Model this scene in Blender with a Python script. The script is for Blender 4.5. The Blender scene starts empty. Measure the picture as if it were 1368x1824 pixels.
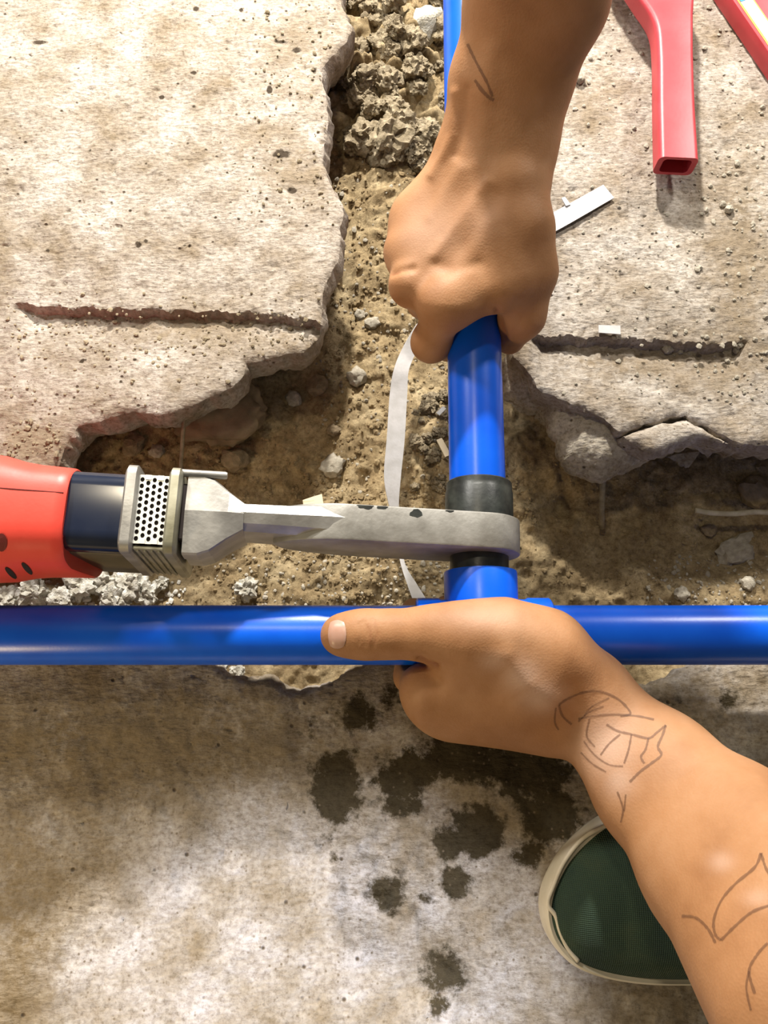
import bpy, bmesh, math, random
import numpy as np
from mathutils import Vector, Matrix, noise as mnoise
from mathutils.geometry import delaunay_2d_cdt
from mathutils.bvhtree import BVHTree

random.seed(7); np.random.seed(7)
scene = bpy.context.scene
COL = scene.collection

# ------------------------------------------------------------------ camera
F = 1370.0; CX, CY = 684.0, 912.0
TILT = math.radians(15.0)
CAM = np.array([0.0, -0.1126, 0.4624])
FWD = np.array([0.0, math.sin(TILT), -math.cos(TILT)])
UP = np.array([0.0, math.cos(TILT), math.sin(TILT)])
RIGHT = np.array([1.0, 0.0, 0.0])
cd = bpy.data.cameras.new('camera'); cam = bpy.data.objects.new('camera', cd); COL.objects.link(cam)
cam.location = CAM; cam.rotation_euler = (TILT, 0, 0)
cd.sensor_fit = 'HORIZONTAL'; cd.sensor_width = 36.0; cd.lens = 36.0 * F / 1368.0
cd.clip_start = 0.01
scene.camera = cam

# ------------------------------------------------------------------ light
w = bpy.data.worlds.new('world'); scene.world = w; w.use_nodes = True
w.node_tree.nodes['Background'].inputs[0].default_value = (1.0, 0.93, 0.80, 1)
w.node_tree.nodes['Background'].inputs[1].default_value = 0.115

def lamp(name, loc, target, power, color, size, kind='AREA', spot=None):
    ld = bpy.data.lights.new(name, kind); o = bpy.data.objects.new(name, ld); COL.objects.link(o)
    ld.energy = power; ld.color = color
    if kind == 'AREA':
        ld.shape = 'DISK'; ld.size = size
    else:
        ld.shadow_soft_size = size
        if spot: ld.spot_size = math.radians(spot); ld.spot_blend = 0.6
    o.location = loc
    o.rotation_euler = (Vector(target) - Vector(loc)).to_track_quat('-Z', 'Y').to_euler()
    return o
lamp('work_lamp_low', (-0.05, 0.98, 0.60), (0.0, 0.05, 0.0), 23, (1.0, 0.94, 0.86), 0.06)
lamp('work_lamp_left', (-0.46, 0.62, 0.60), (-0.25, 0.25, 0.0), 4.5, (1.0, 0.96, 0.90), 0.10)
lamp('work_lamp_right', (0.58, 0.72, 0.56), (0.3, 0.25, 0.0), 4.6, (1.0, 0.95, 0.88), 0.08)
lamp('work_lamp_high', (-0.20, 0.40, 1.20), (0.0, 0.05, 0.0), 2.2, (1.0, 0.86, 0.62), 0.08)
lamp('floor_lamp_near', (-0.44, -0.46, 0.26), (-0.22, -0.24, 0.0), 1.25, (1.0, 0.74, 0.40), 0.10)
spot = lamp('cool_spot_near', (-0.03, -0.62, 0.42), (-0.036, -0.305, 0.0), 22.0, (0.78, 0.83, 1.0), 0.02, 'SPOT', 22)
spot.scale = (1.42, 1.0, 1.0)  # unseen near lamp; cone stretched to shape the pool of light
spot.data.spot_blend = 0.12

scene.view_settings.view_transform = 'Standard'
scene.view_settings.look = 'None'
scene.view_settings.gamma = 1.0
scene.view_settings.use_curve_mapping = False
scene.view_settings.exposure = 0.12

# ------------------------------------------------------------------ pixel <-> place
def ray(px, py):
    return FWD + RIGHT * ((px - CX) / F) - UP * ((py - CY) / F)
def P(px, py, z):
    d = ray(px, py); s = (z - CAM[2]) / d[2]
    return CAM + d * s
def depth(px, py, z):
    return (z - CAM[2]) / ray(px, py)[2]
def R(px, py, z, rpx):
    return rpx * depth(px, py, z) / F
def proj(v):
    v = np.asarray(v, float) - CAM
    dz = v @ FWD
    return np.stack([CX + F * (v @ RIGHT) / dz, CY - F * (v @ UP) / dz], -1)

# ------------------------------------------------------------------ noise
def _h(ix, iy, s):
    n = (ix * 374761393 + iy * 668265263 + s * 144269504) & 0xffffffff
    n = ((n ^ (n >> 13)) * 1274126177) & 0xffffffff
    n = n ^ (n >> 16)
    return n / 4294967295.0
def vnoise(x, y, s=0):
    x = np.asarray(x, float); y = np.asarray(y, float)
    ix = np.floor(x).astype(np.int64); iy = np.floor(y).astype(np.int64)
    fx = x - ix; fy = y - iy
    fx = fx * fx * (3 - 2 * fx); fy = fy * fy * (3 - 2 * fy)
    a = _h(ix, iy, s); b = _h(ix + 1, iy, s); c = _h(ix, iy + 1, s); d = _h(ix + 1, iy + 1, s)
    return (a + (b - a) * fx) * (1 - fy) + (c + (d - c) * fx) * fy
def fbm(x, y, s=0, o=4):
    v = 0; a = 0.5; t = 0
    for i in range(o):
        v = v + a * vnoise(x * 2 ** i, y * 2 ** i, s + i * 17); t += a; a *= 0.5
    return v / t - 0.5

# ------------------------------------------------------------------ materials
def mat(name, color, rough=0.6, metal=0.0, var=None, vscale=40, bump=0.0, bscale=200, bdist=0.001, spec=0.5,
        sss=0.0, coat=0.0, detail=6, alpha=1.0):
    m = bpy.data.materials.new(name); m.use_nodes = True
    nt = m.node_tree; b = nt.nodes['Principled BSDF']
    b.inputs['Base Color'].default_value = (*color, 1); b.inputs['Roughness'].default_value = rough
    b.inputs['Metallic'].default_value = metal; b.inputs['Specular IOR Level'].default_value = spec
    b.inputs['Coat Weight'].default_value = coat
    b.inputs['Alpha'].default_value = alpha
    tc = nt.nodes.new('ShaderNodeTexCoord')
    if sss:
        b.inputs['Subsurface Weight'].default_value = sss
        b.inputs['Subsurface Radius'].default_value = (1.0, 0.35, 0.2)
        b.inputs['Subsurface Scale'].default_value = 0.004
    if var:
        n = nt.nodes.new('ShaderNodeTexNoise'); n.inputs['Scale'].default_value = vscale; n.inputs['Detail'].default_value = detail
        nt.links.new(tc.outputs['Object'], n.inputs['Vector'])
        r = nt.nodes.new('ShaderNodeValToRGB'); r.color_ramp.elements[0].position = 0.35; r.color_ramp.elements[1].position = 0.65
        r.color_ramp.elements[0].color = (*color, 1); r.color_ramp.elements[1].color = (*var, 1)
        nt.links.new(n.outputs['Fac'], r.inputs['Fac']); nt.links.new(r.outputs['Color'], b.inputs['Base Color'])
    if bump:
        n2 = nt.nodes.new('ShaderNodeTexNoise'); n2.inputs['Scale'].default_value = bscale; n2.inputs['Detail'].default_value = 5
        nt.links.new(tc.outputs['Object'], n2.inputs['Vector'])
        bp = nt.nodes.new('ShaderNodeBump'); bp.inputs['Strength'].default_value = bump; bp.inputs['Distance'].default_value = bdist
        nt.links.new(n2.outputs['Fac'], bp.inputs['Height']); nt.links.new(bp.outputs['Normal'], b.inputs['Normal'])
    return m

def N(nt, t, **kw):
    n = nt.nodes.new(t)
    for k, v in kw.items():
        if k in n.inputs: n.inputs[k].default_value = v
        else: setattr(n, k, v)
    return n
def ramp(nt, fac, stops):
    r = nt.nodes.new('ShaderNodeValToRGB'); e = r.color_ramp.elements
    while len(e) < len(stops): e.new(0.5)
    for i, (p, c) in enumerate(stops): e[i].position = p; e[i].color = (*c, 1) if len(c) == 3 else c
    nt.links.new(fac, r.inputs['Fac']); return r.outputs['Color']
def mixc(nt, fac, a, b, mode='MIX'):
    m = nt.nodes.new('ShaderNodeMix'); m.data_type = 'RGBA'; m.blend_type = mode
    for s, v in ((m.inputs['Factor'], fac), (m.inputs['A'], a), (m.inputs['B'], b)):
        if isinstance(v, (int, float)): s.default_value = v
        elif isinstance(v, tuple): s.default_value = (*v, 1)
        else: nt.links.new(v, s)
    return [o for o in m.outputs if o.type == 'RGBA'][0]

def concrete(name, base, pale, dust, damp):
    """broken floor concrete: streaked trowel grain, pale and dusty patches, air pits; 'dirt' and 'stain' vertex attributes place the marks"""
    m = bpy.data.materials.new(name); m.use_nodes = True; nt = m.node_tree; b = nt.nodes['Principled BSDF']; L = nt.links.new
    b.inputs['Roughness'].default_value = 0.92; b.inputs['Specular IOR Level'].default_value = 0.2
    tc = N(nt, 'ShaderNodeTexCoord')
    big = N(nt, 'ShaderNodeTexNoise', Scale=28.0, Detail=6.0, Roughness=0.6); L(tc.outputs['Object'], big.inputs['Vector'])
    mp = N(nt, 'ShaderNodeMapping'); mp.inputs['Rotation'].default_value = (0, 0, math.radians(-24)); mp.inputs['Scale'].default_value = (190, 480, 300)
    L(tc.outputs['Object'], mp.inputs['Vector'])
    st = N(nt, 'ShaderNodeTexNoise', Scale=1.0, Detail=4.0); L(mp.outputs['Vector'], st.inputs['Vector'])
    fine = N(nt, 'ShaderNodeTexNoise', Scale=340.0, Detail=6.0, Roughness=0.78); L(tc.outputs['Object'], fine.inputs['Vector'])
    c = ramp(nt, big.outputs['Fac'], [(0.32, dust), (0.48, base), (0.66, pale)])
    s = ramp(nt, st.outputs['Fac'], [(0.3, (0.62, 0.57, 0.50)), (0.55, (1, 1, 1)), (0.75, (1.12, 1.12, 1.12))])
    c = mixc(nt, 0.6, c, s, 'MULTIPLY')
    f = ramp(nt, fine.outputs['Fac'], [(0.30, (0.42, 0.37, 0.31)), (0.5, (1, 1, 1)), (0.72, (1.35, 1.35, 1.35))])
    c = mixc(nt, 0.85, c, f, 'MULTIPLY')
    at = N(nt, 'ShaderNodeAttribute'); at.attribute_name = 'dirt'
    dn = N(nt, 'ShaderNodeTexNoise', Scale=150.0, Detail=5.0, Roughness=0.7); L(tc.outputs['Object'], dn.inputs['Vector'])
    md = N(nt, 'ShaderNodeMath', operation='MULTIPLY_ADD'); L(dn.outputs['Fac'], md.inputs[0]); md.inputs[1].default_value = 1.3
    sub = N(nt, 'ShaderNodeMath', operation='SUBTRACT'); L(at.outputs['Fac'], sub.inputs[0]); sub.inputs[1].default_value = 0.65
    L(sub.outputs[0], md.inputs[2])
    c = mixc(nt, ramp(nt, md.outputs[0], [(0.25, (0, 0, 0)), (0.75, (1, 1, 1))]), c, mixc(nt, 0.55, dust, f, 'MULTIPLY'))
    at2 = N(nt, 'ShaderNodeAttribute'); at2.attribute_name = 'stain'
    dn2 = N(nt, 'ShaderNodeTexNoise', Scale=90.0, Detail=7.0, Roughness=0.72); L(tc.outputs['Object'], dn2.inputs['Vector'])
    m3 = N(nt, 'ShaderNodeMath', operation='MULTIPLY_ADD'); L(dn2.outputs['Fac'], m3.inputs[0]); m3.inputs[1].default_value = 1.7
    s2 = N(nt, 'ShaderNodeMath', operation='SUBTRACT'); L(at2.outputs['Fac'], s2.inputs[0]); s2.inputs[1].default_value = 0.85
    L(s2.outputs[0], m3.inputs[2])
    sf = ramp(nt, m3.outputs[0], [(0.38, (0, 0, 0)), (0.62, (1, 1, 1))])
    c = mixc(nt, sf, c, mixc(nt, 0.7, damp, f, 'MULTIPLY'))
    # air pits
    vo = N(nt, 'ShaderNodeTexVoronoi', Scale=95.0); L(tc.outputs['Object'], vo.inputs['Vector'])
    pit = ramp(nt, vo.outputs['Distance'], [(0.05, (1, 1, 1)), (0.13, (0, 0, 0))])
    hs = N(nt, 'ShaderNodeSeparateColor'); L(vo.outputs['Color'], hs.inputs[0])
    gate = N(nt, 'ShaderNodeMath', operation='GREATER_THAN'); L(hs.outputs[0], gate.inputs[0]); gate.inputs[1].default_value = 0.62
    pm = N(nt, 'ShaderNodeMath', operation='MULTIPLY'); L(pit, pm.inputs[0]); L(gate.outputs[0], pm.inputs[1])
    c = mixc(nt, pm.outputs[0], c, (0.10, 0.075, 0.05))
    vo2 = N(nt, 'ShaderNodeTexVoronoi', Scale=330.0); L(tc.outputs['Object'], vo2.inputs['Vector'])
    hs2 = N(nt, 'ShaderNodeSeparateColor'); L(vo2.outputs['Color'], hs2.inputs[0])
    g2 = N(nt, 'ShaderNodeMath', operation='GREATER_THAN'); L(hs2.outputs[0], g2.inputs[0]); g2.inputs[1].default_value = 0.74
    pt2 = ramp(nt, vo2.outputs['Distance'], [(0.10, (1, 1, 1)), (0.30, (0, 0, 0))])
    cl = N(nt, 'ShaderNodeTexNoise', Scale=22.0, Detail=3.0); L(tc.outputs['Object'], cl.inputs['Vector'])
    clr = ramp(nt, cl.outputs['Fac'], [(0.36, (0, 0, 0)), (0.54, (1, 1, 1))])
    p2 = N(nt, 'ShaderNodeMath', operation='MULTIPLY'); L(pt2, p2.inputs[0]); L(g2.outputs[0], p2.inputs[1])
    p3 = N(nt, 'ShaderNodeMath', operation='MULTIPLY'); L(p2.outputs[0], p3.inputs[0]); L(clr, p3.inputs[1])
    c = mixc(nt, p3.outputs[0], c, (0.17, 0.13, 0.085))
    L(c, b.inputs['Base Color'])
    h = N(nt, 'ShaderNodeMath', operation='MULTIPLY_ADD'); L(fine.outputs['Fac'], h.inputs[0]); h.inputs[1].default_value = 0.6
    hh = N(nt, 'ShaderNodeMath', operation='SUBTRACT'); L(st.outputs['Fac'], hh.inputs[0]); L(pm.outputs[0], hh.inputs[1]); L(hh.outputs[0], h.inputs[2])
    bp = N(nt, 'ShaderNodeBump', Strength=0.75, Distance=0.0014); L(h.outputs[0], bp.inputs['Height']); L(bp.outputs['Normal'], b.inputs['Normal'])
    return m

M = {}
M['conc'] = concrete('concrete_floor', (0.365, 0.318, 0.262), (0.50, 0.458, 0.405), (0.255, 0.202, 0.138), (0.055, 0.040, 0.026))
M['conc_broken'] = concrete('concrete_broken_face', (0.42, 0.37, 0.28), (0.60, 0.55, 0.46), (0.30, 0.24, 0.16), (0.14, 0.10, 0.06))
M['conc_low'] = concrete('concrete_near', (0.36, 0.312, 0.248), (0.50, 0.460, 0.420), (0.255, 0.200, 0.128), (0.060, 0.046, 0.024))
def soil_mat():
    m = bpy.data.materials.new('sandy_soil'); m.use_nodes = True; nt = m.node_tree; b = nt.nodes['Principled BSDF']; L = nt.links.new
    b.inputs['Roughness'].default_value = 0.95; b.inputs['Specular IOR Level'].default_value = 0.15
    tc = N(nt, 'ShaderNodeTexCoord')
    a = N(nt, 'ShaderNodeTexNoise', Scale=45.0, Detail=6.0, Roughness=0.65); L(tc.outputs['Object'], a.inputs['Vector'])
    f = N(nt, 'ShaderNodeTexNoise', Scale=260.0, Detail=7.0, Roughness=0.8); L(tc.outputs['Object'], f.inputs['Vector'])
    c = ramp(nt, a.outputs['Fac'], [(0.3, (0.26, 0.185, 0.095)), (0.5, (0.42, 0.32, 0.18)), (0.7, (0.58, 0.47, 0.29))])
    fr = ramp(nt, f.outputs['Fac'], [(0.32, (0.32, 0.28, 0.22)), (0.5, (1, 1, 1)), (0.68, (1.45, 1.45, 1.45))])
    L(mixc(nt, 0.8, c, fr, 'MULTIPLY'), b.inputs['Base Color'])
    bp = N(nt, 'ShaderNodeBump', Strength=0.9, Distance=0.0026); L(f.outputs['Fac'], bp.inputs['Height']); L(bp.outputs['Normal'], b.inputs['Normal'])
    return m
M['soil'] = soil_mat()
M['clod'] = mat('grey_brown_clod', (0.17, 0.135, 0.082), 0.95, var=(0.36, 0.30, 0.205), vscale=3.0, bump=0.8, bscale=9, bdist=0.0012, spec=0.15)
M['stone'] = mat('grey_stone', (0.30, 0.27, 0.21), 0.85, var=(0.46, 0.42, 0.34), vscale=2.5, bump=0.5, bscale=8, bdist=0.0008, spec=0.25)
M['stone_dark'] = mat('brown_stone', (0.20, 0.155, 0.095), 0.9, var=(0.32, 0.25, 0.16), vscale=2.0, bump=0.6, bscale=7, bdist=0.001, spec=0.2)
M['rubble'] = mat('white_mortar', (0.36, 0.33, 0.26), 0.9, var=(0.74, 0.73, 0.66), vscale=1.6, bump=0.8, bscale=9, bdist=0.0012, spec=0.2)
M['blue'] = mat('blue_plastic', (0.0, 0.095, 0.72), 0.30, spec=0.5, var=(0.002, 0.125, 0.83), vscale=30, bump=0.08, bscale=700, bdist=0.0003)
M['black'] = mat('black_coating', (0.012, 0.014, 0.013), 0.38, var=(0.035, 0.04, 0.035), vscale=120, bump=0.2, bscale=500, bdist=0.0004)
M['steel'] = mat('scuffed_aluminium', (0.33, 0.32, 0.30), 0.42, 0.55, var=(0.50, 0.49, 0.46), vscale=70, bump=0.25, bscale=350, bdist=0.0006)
M['plate'] = mat('grey_heating_plate', (0.22, 0.21, 0.185), 0.5, 0.35, var=(0.37, 0.36, 0.33), vscale=60, bump=0.3, bscale=420, bdist=0.0005)
M['guard'] = mat('olive_zinc_guard', (0.26, 0.25, 0.17), 0.42, 0.6, var=(0.46, 0.45, 0.36), vscale=50, bump=0.2, bscale=300, bdist=0.0005)
M['sheet'] = mat('bright_perforated_sheet', (0.72, 0.72, 0.68), 0.35, 0.4)
M['tube'] = mat('dark_navy_collar', (0.010, 0.016, 0.038), 0.16, spec=0.6, var=(0.018, 0.024, 0.045), vscale=40)
M['collar_side'] = mat('olive_collar_reflection', (0.13, 0.115, 0.065), 0.45, 0.3, var=(0.18, 0.15, 0.09), vscale=60)
M['red'] = mat('coral_red_plastic', (0.80, 0.068, 0.045), 0.42, var=(0.86, 0.09, 0.06), vscale=40, bump=0.1, bscale=500, bdist=0.0004)
M['dark'] = mat('dark_recess', (0.02, 0.012, 0.01), 0.8)
M['dark_red'] = mat('dark_red_slot', (0.16, 0.015, 0.012), 0.7)
M['red_metal'] = mat('red_painted_metal', (0.50, 0.040, 0.052), 0.42, var=(0.56, 0.055, 0.068), vscale=60, bump=0.12, bscale=400, bdist=0.0004)
M['strap'] = mat('white_strap', (0.58, 0.57, 0.57), 0.45, var=(0.50, 0.49, 0.48), vscale=150, bump=0.3, bscale=600, bdist=0.0003)
M['wire'] = mat('dusty_wire', (0.22, 0.18, 0.11), 0.8, var=(0.34, 0.29, 0.19), vscale=200)
M['wire_pale'] = mat('pale_wire', (0.55, 0.50, 0.38), 0.8, var=(0.42, 0.37, 0.26), vscale=200)
M['sole'] = mat('cream_rubber', (0.62, 0.55, 0.40), 0.6, var=(0.74, 0.67, 0.53), vscale=60)
M['nail'] = mat('nail', (0.47, 0.275, 0.20), 0.36, var=(0.54, 0.335, 0.26), vscale=120, sss=0.2)
M['ink'] = mat('tattoo_ink', (0.12, 0.055, 0.03), 0.6, alpha=0.42)
M['white_label'] = mat('white_label', (0.88, 0.86, 0.82), 0.5)
M['orange_label'] = mat('orange_label', (0.90, 0.36, 0.06), 0.5)
M['blue_label'] = mat('blue_label', (0.03, 0.28, 0.75), 0.5)
M['wood'] = mat('pale_chip', (0.75, 0.62, 0.42), 0.7)

def skin_mat():
    m = bpy.data.materials.new('skin'); m.use_nodes = True; nt = m.node_tree; b = nt.nodes['Principled BSDF']; L = nt.links.new
    b.inputs['Roughness'].default_value = 0.58; b.inputs['Specular IOR Level'].default_value = 0.3
    b.inputs['Subsurface Weight'].default_value = 0.10; b.inputs['Subsurface Radius'].default_value = (1.0, 0.4, 0.22); b.inputs['Subsurface Scale'].default_value = 0.004
    tc = N(nt, 'ShaderNodeTexCoord')
    a = N(nt, 'ShaderNodeTexNoise', Scale=24.0, Detail=5.0, Roughness=0.6); L(tc.outputs['Object'], a.inputs['Vector'])
    c = ramp(nt, a.outputs['Fac'], [(0.3, (0.30, 0.140, 0.058)), (0.52, (0.385, 0.192, 0.086)), (0.72, (0.445, 0.240, 0.122))])
    at = N(nt, 'ShaderNodeAttribute'); at.attribute_name = 'pale'
    c = mixc(nt, at.outputs['Fac'], c, (0.62, 0.45, 0.36))
    at2 = N(nt, 'ShaderNodeAttribute'); at2.attribute_name = 'crease'
    c = mixc(nt, at2.outputs['Fac'], c, (0.24, 0.085, 0.04))
    L(c, b.inputs['Base Color'])
    v = N(nt, 'ShaderNodeTexVoronoi', Scale=900.0); L(tc.outputs['Object'], v.inputs['Vector'])
    n = N(nt, 'ShaderNodeTexNoise', Scale=300.0, Detail=4.0); L(tc.outputs['Object'], n.inputs['Vector'])
    ad = N(nt, 'ShaderNodeMath', operation='ADD'); L(v.outputs['Distance'], ad.inputs[0]); L(n.outputs['Fac'], ad.inputs[1])
    bp = N(nt, 'ShaderNodeBump', Strength=0.15, Distance=0.0005); L(ad.outputs[0], bp.inputs['Height']); L(bp.outputs['Normal'], b.inputs['Normal'])
    return m
M['skin'] = skin_mat()

def canvas_mat():
    m = bpy.data.materials.new('green_canvas'); m.use_nodes = True; nt = m.node_tree; b = nt.nodes['Principled BSDF']; L = nt.links.new
    b.inputs['Roughness'].default_value = 0.85
    tc = N(nt, 'ShaderNodeTexCoord')
    w1 = N(nt, 'ShaderNodeTexWave', Scale=330.0); w1.bands_direction = 'X'; L(tc.outputs['Object'], w1.inputs['Vector'])
    w2 = N(nt, 'ShaderNodeTexWave', Scale=330.0); w2.bands_direction = 'Y'; L(tc.outputs['Object'], w2.inputs['Vector'])
    mu = N(nt, 'ShaderNodeMath', operation='ADD'); L(w1.outputs['Fac'], mu.inputs[0]); L(w2.outputs['Fac'], mu.inputs[1])
    n = N(nt, 'ShaderNodeTexNoise', Scale=35.0, Detail=5.0); L(tc.outputs['Object'], n.inputs['Vector'])
    c = ramp(nt, n.outputs['Fac'], [(0.3, (0.010, 0.028, 0.022)), (0.55, (0.022, 0.045, 0.025)), (0.8, (0.05, 0.065, 0.03))])
    wv = ramp(nt, mu.outputs[0], [(0.2, (0.55, 0.55, 0.55)), (0.9, (1.35, 1.35, 1.35))])
    L(mixc(nt, 0.8, c, wv, 'MULTIPLY'), b.inputs['Base Color'])
    bp = N(nt, 'ShaderNodeBump', Strength=0.5, Distance=0.0006); L(mu.outputs[0], bp.inputs['Height']); L(bp.outputs['Normal'], b.inputs['Normal'])
    return m
M['canvas'] = canvas_mat()

# ------------------------------------------------------------------ object helpers
def add(name, verts, faces, m, parent=None, smooth=False, label=None, cat=None, group=None, kind=None):
    me = bpy.data.meshes.new(name)
    me.from_pydata([tuple(map(float, v)) for v in verts], [], [tuple(map(int, f)) for f in faces])
    bm = bmesh.new(); bm.from_mesh(me); bmesh.ops.recalc_face_normals(bm, faces=bm.faces[:]); bm.to_mesh(me); bm.free()
    if smooth: me.polygons.foreach_set('use_smooth', [True] * len(me.polygons))
    me.materials.append(m)
    o = bpy.data.objects.new(name, me); COL.objects.link(o)
    if parent: o.parent = parent
    return tag(o, label, cat, group, kind)
def add_bm(name, bm, m, parent=None, smooth=False, label=None, cat=None, group=None, kind=None):
    me = bpy.data.meshes.new(name); bmesh.ops.recalc_face_normals(bm, faces=bm.faces[:]); bm.to_mesh(me); bm.free()
    if smooth: me.polygons.foreach_set('use_smooth', [True] * len(me.polygons))
    me.materials.append(m)
    o = bpy.data.objects.new(name, me); COL.objects.link(o)
    if parent: o.parent = parent
    return tag(o, label, cat, group, kind)
def tag(o, label=None, cat=None, group=None, kind=None):
    if label: o['label'] = label
    if cat: o['category'] = cat
    if group: o['group'] = group
    if kind: o['kind'] = kind
    return o
def empty(name, loc, rz=0.0, label=None, cat=None, group=None):
    o = bpy.data.objects.new(name, None); COL.objects.link(o); o.location = loc; o.rotation_euler = (0, 0, rz)
    o.empty_display_size = 0.02
    return tag(o, label, cat, group)
def sharp(o, deg=35):
    me = o.data
    me.polygons.foreach_set('use_smooth', [True] * len(me.polygons))
    me.set_sharp_from_angle(angle=math.radians(deg)); return o
def bbox(x0, x1, y0, y1, z0, z1, bev=0.001, seg=2):
    bm = bmesh.new(); bmesh.ops.create_cube(bm, size=1)
    for v in bm.verts:
        v.co = Vector((x0 + (v.co.x + .5) * (x1 - x0), y0 + (v.co.y + .5) * (y1 - y0), z0 + (v.co.z + .5) * (z1 - z0)))
    if bev: bmesh.ops.bevel(bm, geom=bm.edges[:], offset=bev, segments=seg, affect='EDGES', profile=0.5)
    return bm
def lathe(a, b, prof, seg=48, cap=(False, False)):
    """prof: (t along a->b in metres, radius) list; returns verts, faces"""
    a = Vector(a); b = Vector(b); ax = (b - a).normalized()
    u = ax.orthogonal().normalized(); v = ax.cross(u)
    V = []; Fc = []
    for t, r in prof:
        for i in range(seg):
            an = 2 * math.pi * i / seg
            V.append(a + ax * t + (u * math.cos(an) + v * math.sin(an)) * r)
    for k in range(len(prof) - 1):
        for i in range(seg):
            j = (i + 1) % seg
            Fc.append((k * seg + i, k * seg + j, (k + 1) * seg + j, (k + 1) * seg + i))
    if cap[0]: Fc.append(tuple(range(seg))[::-1])
    if cap[1]: Fc.append(tuple(range((len(prof) - 1) * seg, len(prof) * seg)))
    return V, Fc
def tube_path(pts, rad, seg=10):
    pts = [Vector(p) for p in pts]; V = []; Fc = []
    for k, p in enumerate(pts):
        d = (pts[min(k + 1, len(pts) - 1)] - pts[max(k - 1, 0)]).normalized()
        u = d.cross(Vector((0.13, 0.31, 0.94))).normalized(); v = d.cross(u)
        r = rad[k] if isinstance(rad, (list, tuple)) else rad
        for i in range(seg):
            an = 2 * math.pi * i / seg; V.append(p + (u * math.cos(an) + v * math.sin(an)) * r)
    for k in range(len(pts) - 1):
        for i in range(seg):
            j = (i + 1) % seg; Fc.append((k * seg + i, k * seg + j, (k + 1) * seg + j, (k + 1) * seg + i))
    Fc.append(tuple(range(seg))[::-1]); Fc.append(tuple(range((len(pts) - 1) * seg, len(pts) * seg)))
    return V, Fc
def resample(pts, n):
    pts = np.asarray(pts, float)
    # Catmull-Rom
    out = []
    m = len(pts)
    for t in np.linspace(0, m - 1 - 1e-6, n):
        i = int(t); f = t - i
        p0, p1, p2, p3 = pts[max(i - 1, 0)], pts[i], pts[min(i + 1, m - 1)], pts[min(i + 2, m - 1)]
        out.append(0.5 * ((2 * p1) + (-p0 + p2) * f + (2 * p0 - 5 * p1 + 4 * p2 - p3) * f * f + (-p0 + 3 * p1 - 3 * p2 + p3) * f ** 3))
    return np.array(out)

# ------------------------------------------------------------------ broken concrete floor
def inside(pts, poly):
    x, y = pts[:, 0], pts[:, 1]; r = np.zeros(len(pts), bool); n = len(poly)
    for i in range(n):
        x1, y1 = poly[i]; x2, y2 = poly[(i + 1) % n]
        c = ((y1 > y) != (y2 > y))
        with np.errstate(divide='ignore', invalid='ignore'):
            r ^= c & (x < (x2 - x1) * (y - y1) / (y2 - y1 + 1e-15) + x1)
    return r
def dist_pts(pts, b):
    out = np.empty(len(pts))
    for k in range(0, len(pts), 4000):
        q = pts[k:k + 4000]
        out[k:k + 4000] = np.sqrt(((q[:, None, :] - b[None]) ** 2).sum(-1).min(1))
    return out
def rough_outline(poly_px, z, step, amp, seed):
    pts = []
    W = [P(x, y, z)[:2] for x, y in poly_px]
    for i in range(len(W)):
        a, b = W[i], W[(i + 1) % len(W)]
        n = max(1, int(np.linalg.norm(b - a) / step))
        for k in range(n): pts.append(a + (b - a) * k / n)
    pts = np.array(pts)
    t = np.roll(pts, -1, 0) - np.roll(pts, 1, 0)
    nrm = np.stack([t[:, 1], -t[:, 0]], -1); nrm /= np.linalg.norm(nrm, axis=1)[:, None] + 1e-12
    off = amp * (2.2 * fbm(pts[:, 0] * 130, pts[:, 1] * 130, seed, 4))
    return pts + nrm * off[:, None]
def area2(p):
    return np.sum(p[:, 0] * np.roll(p[:, 1], -1) - np.roll(p[:, 0], -1) * p[:, 1])

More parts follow.
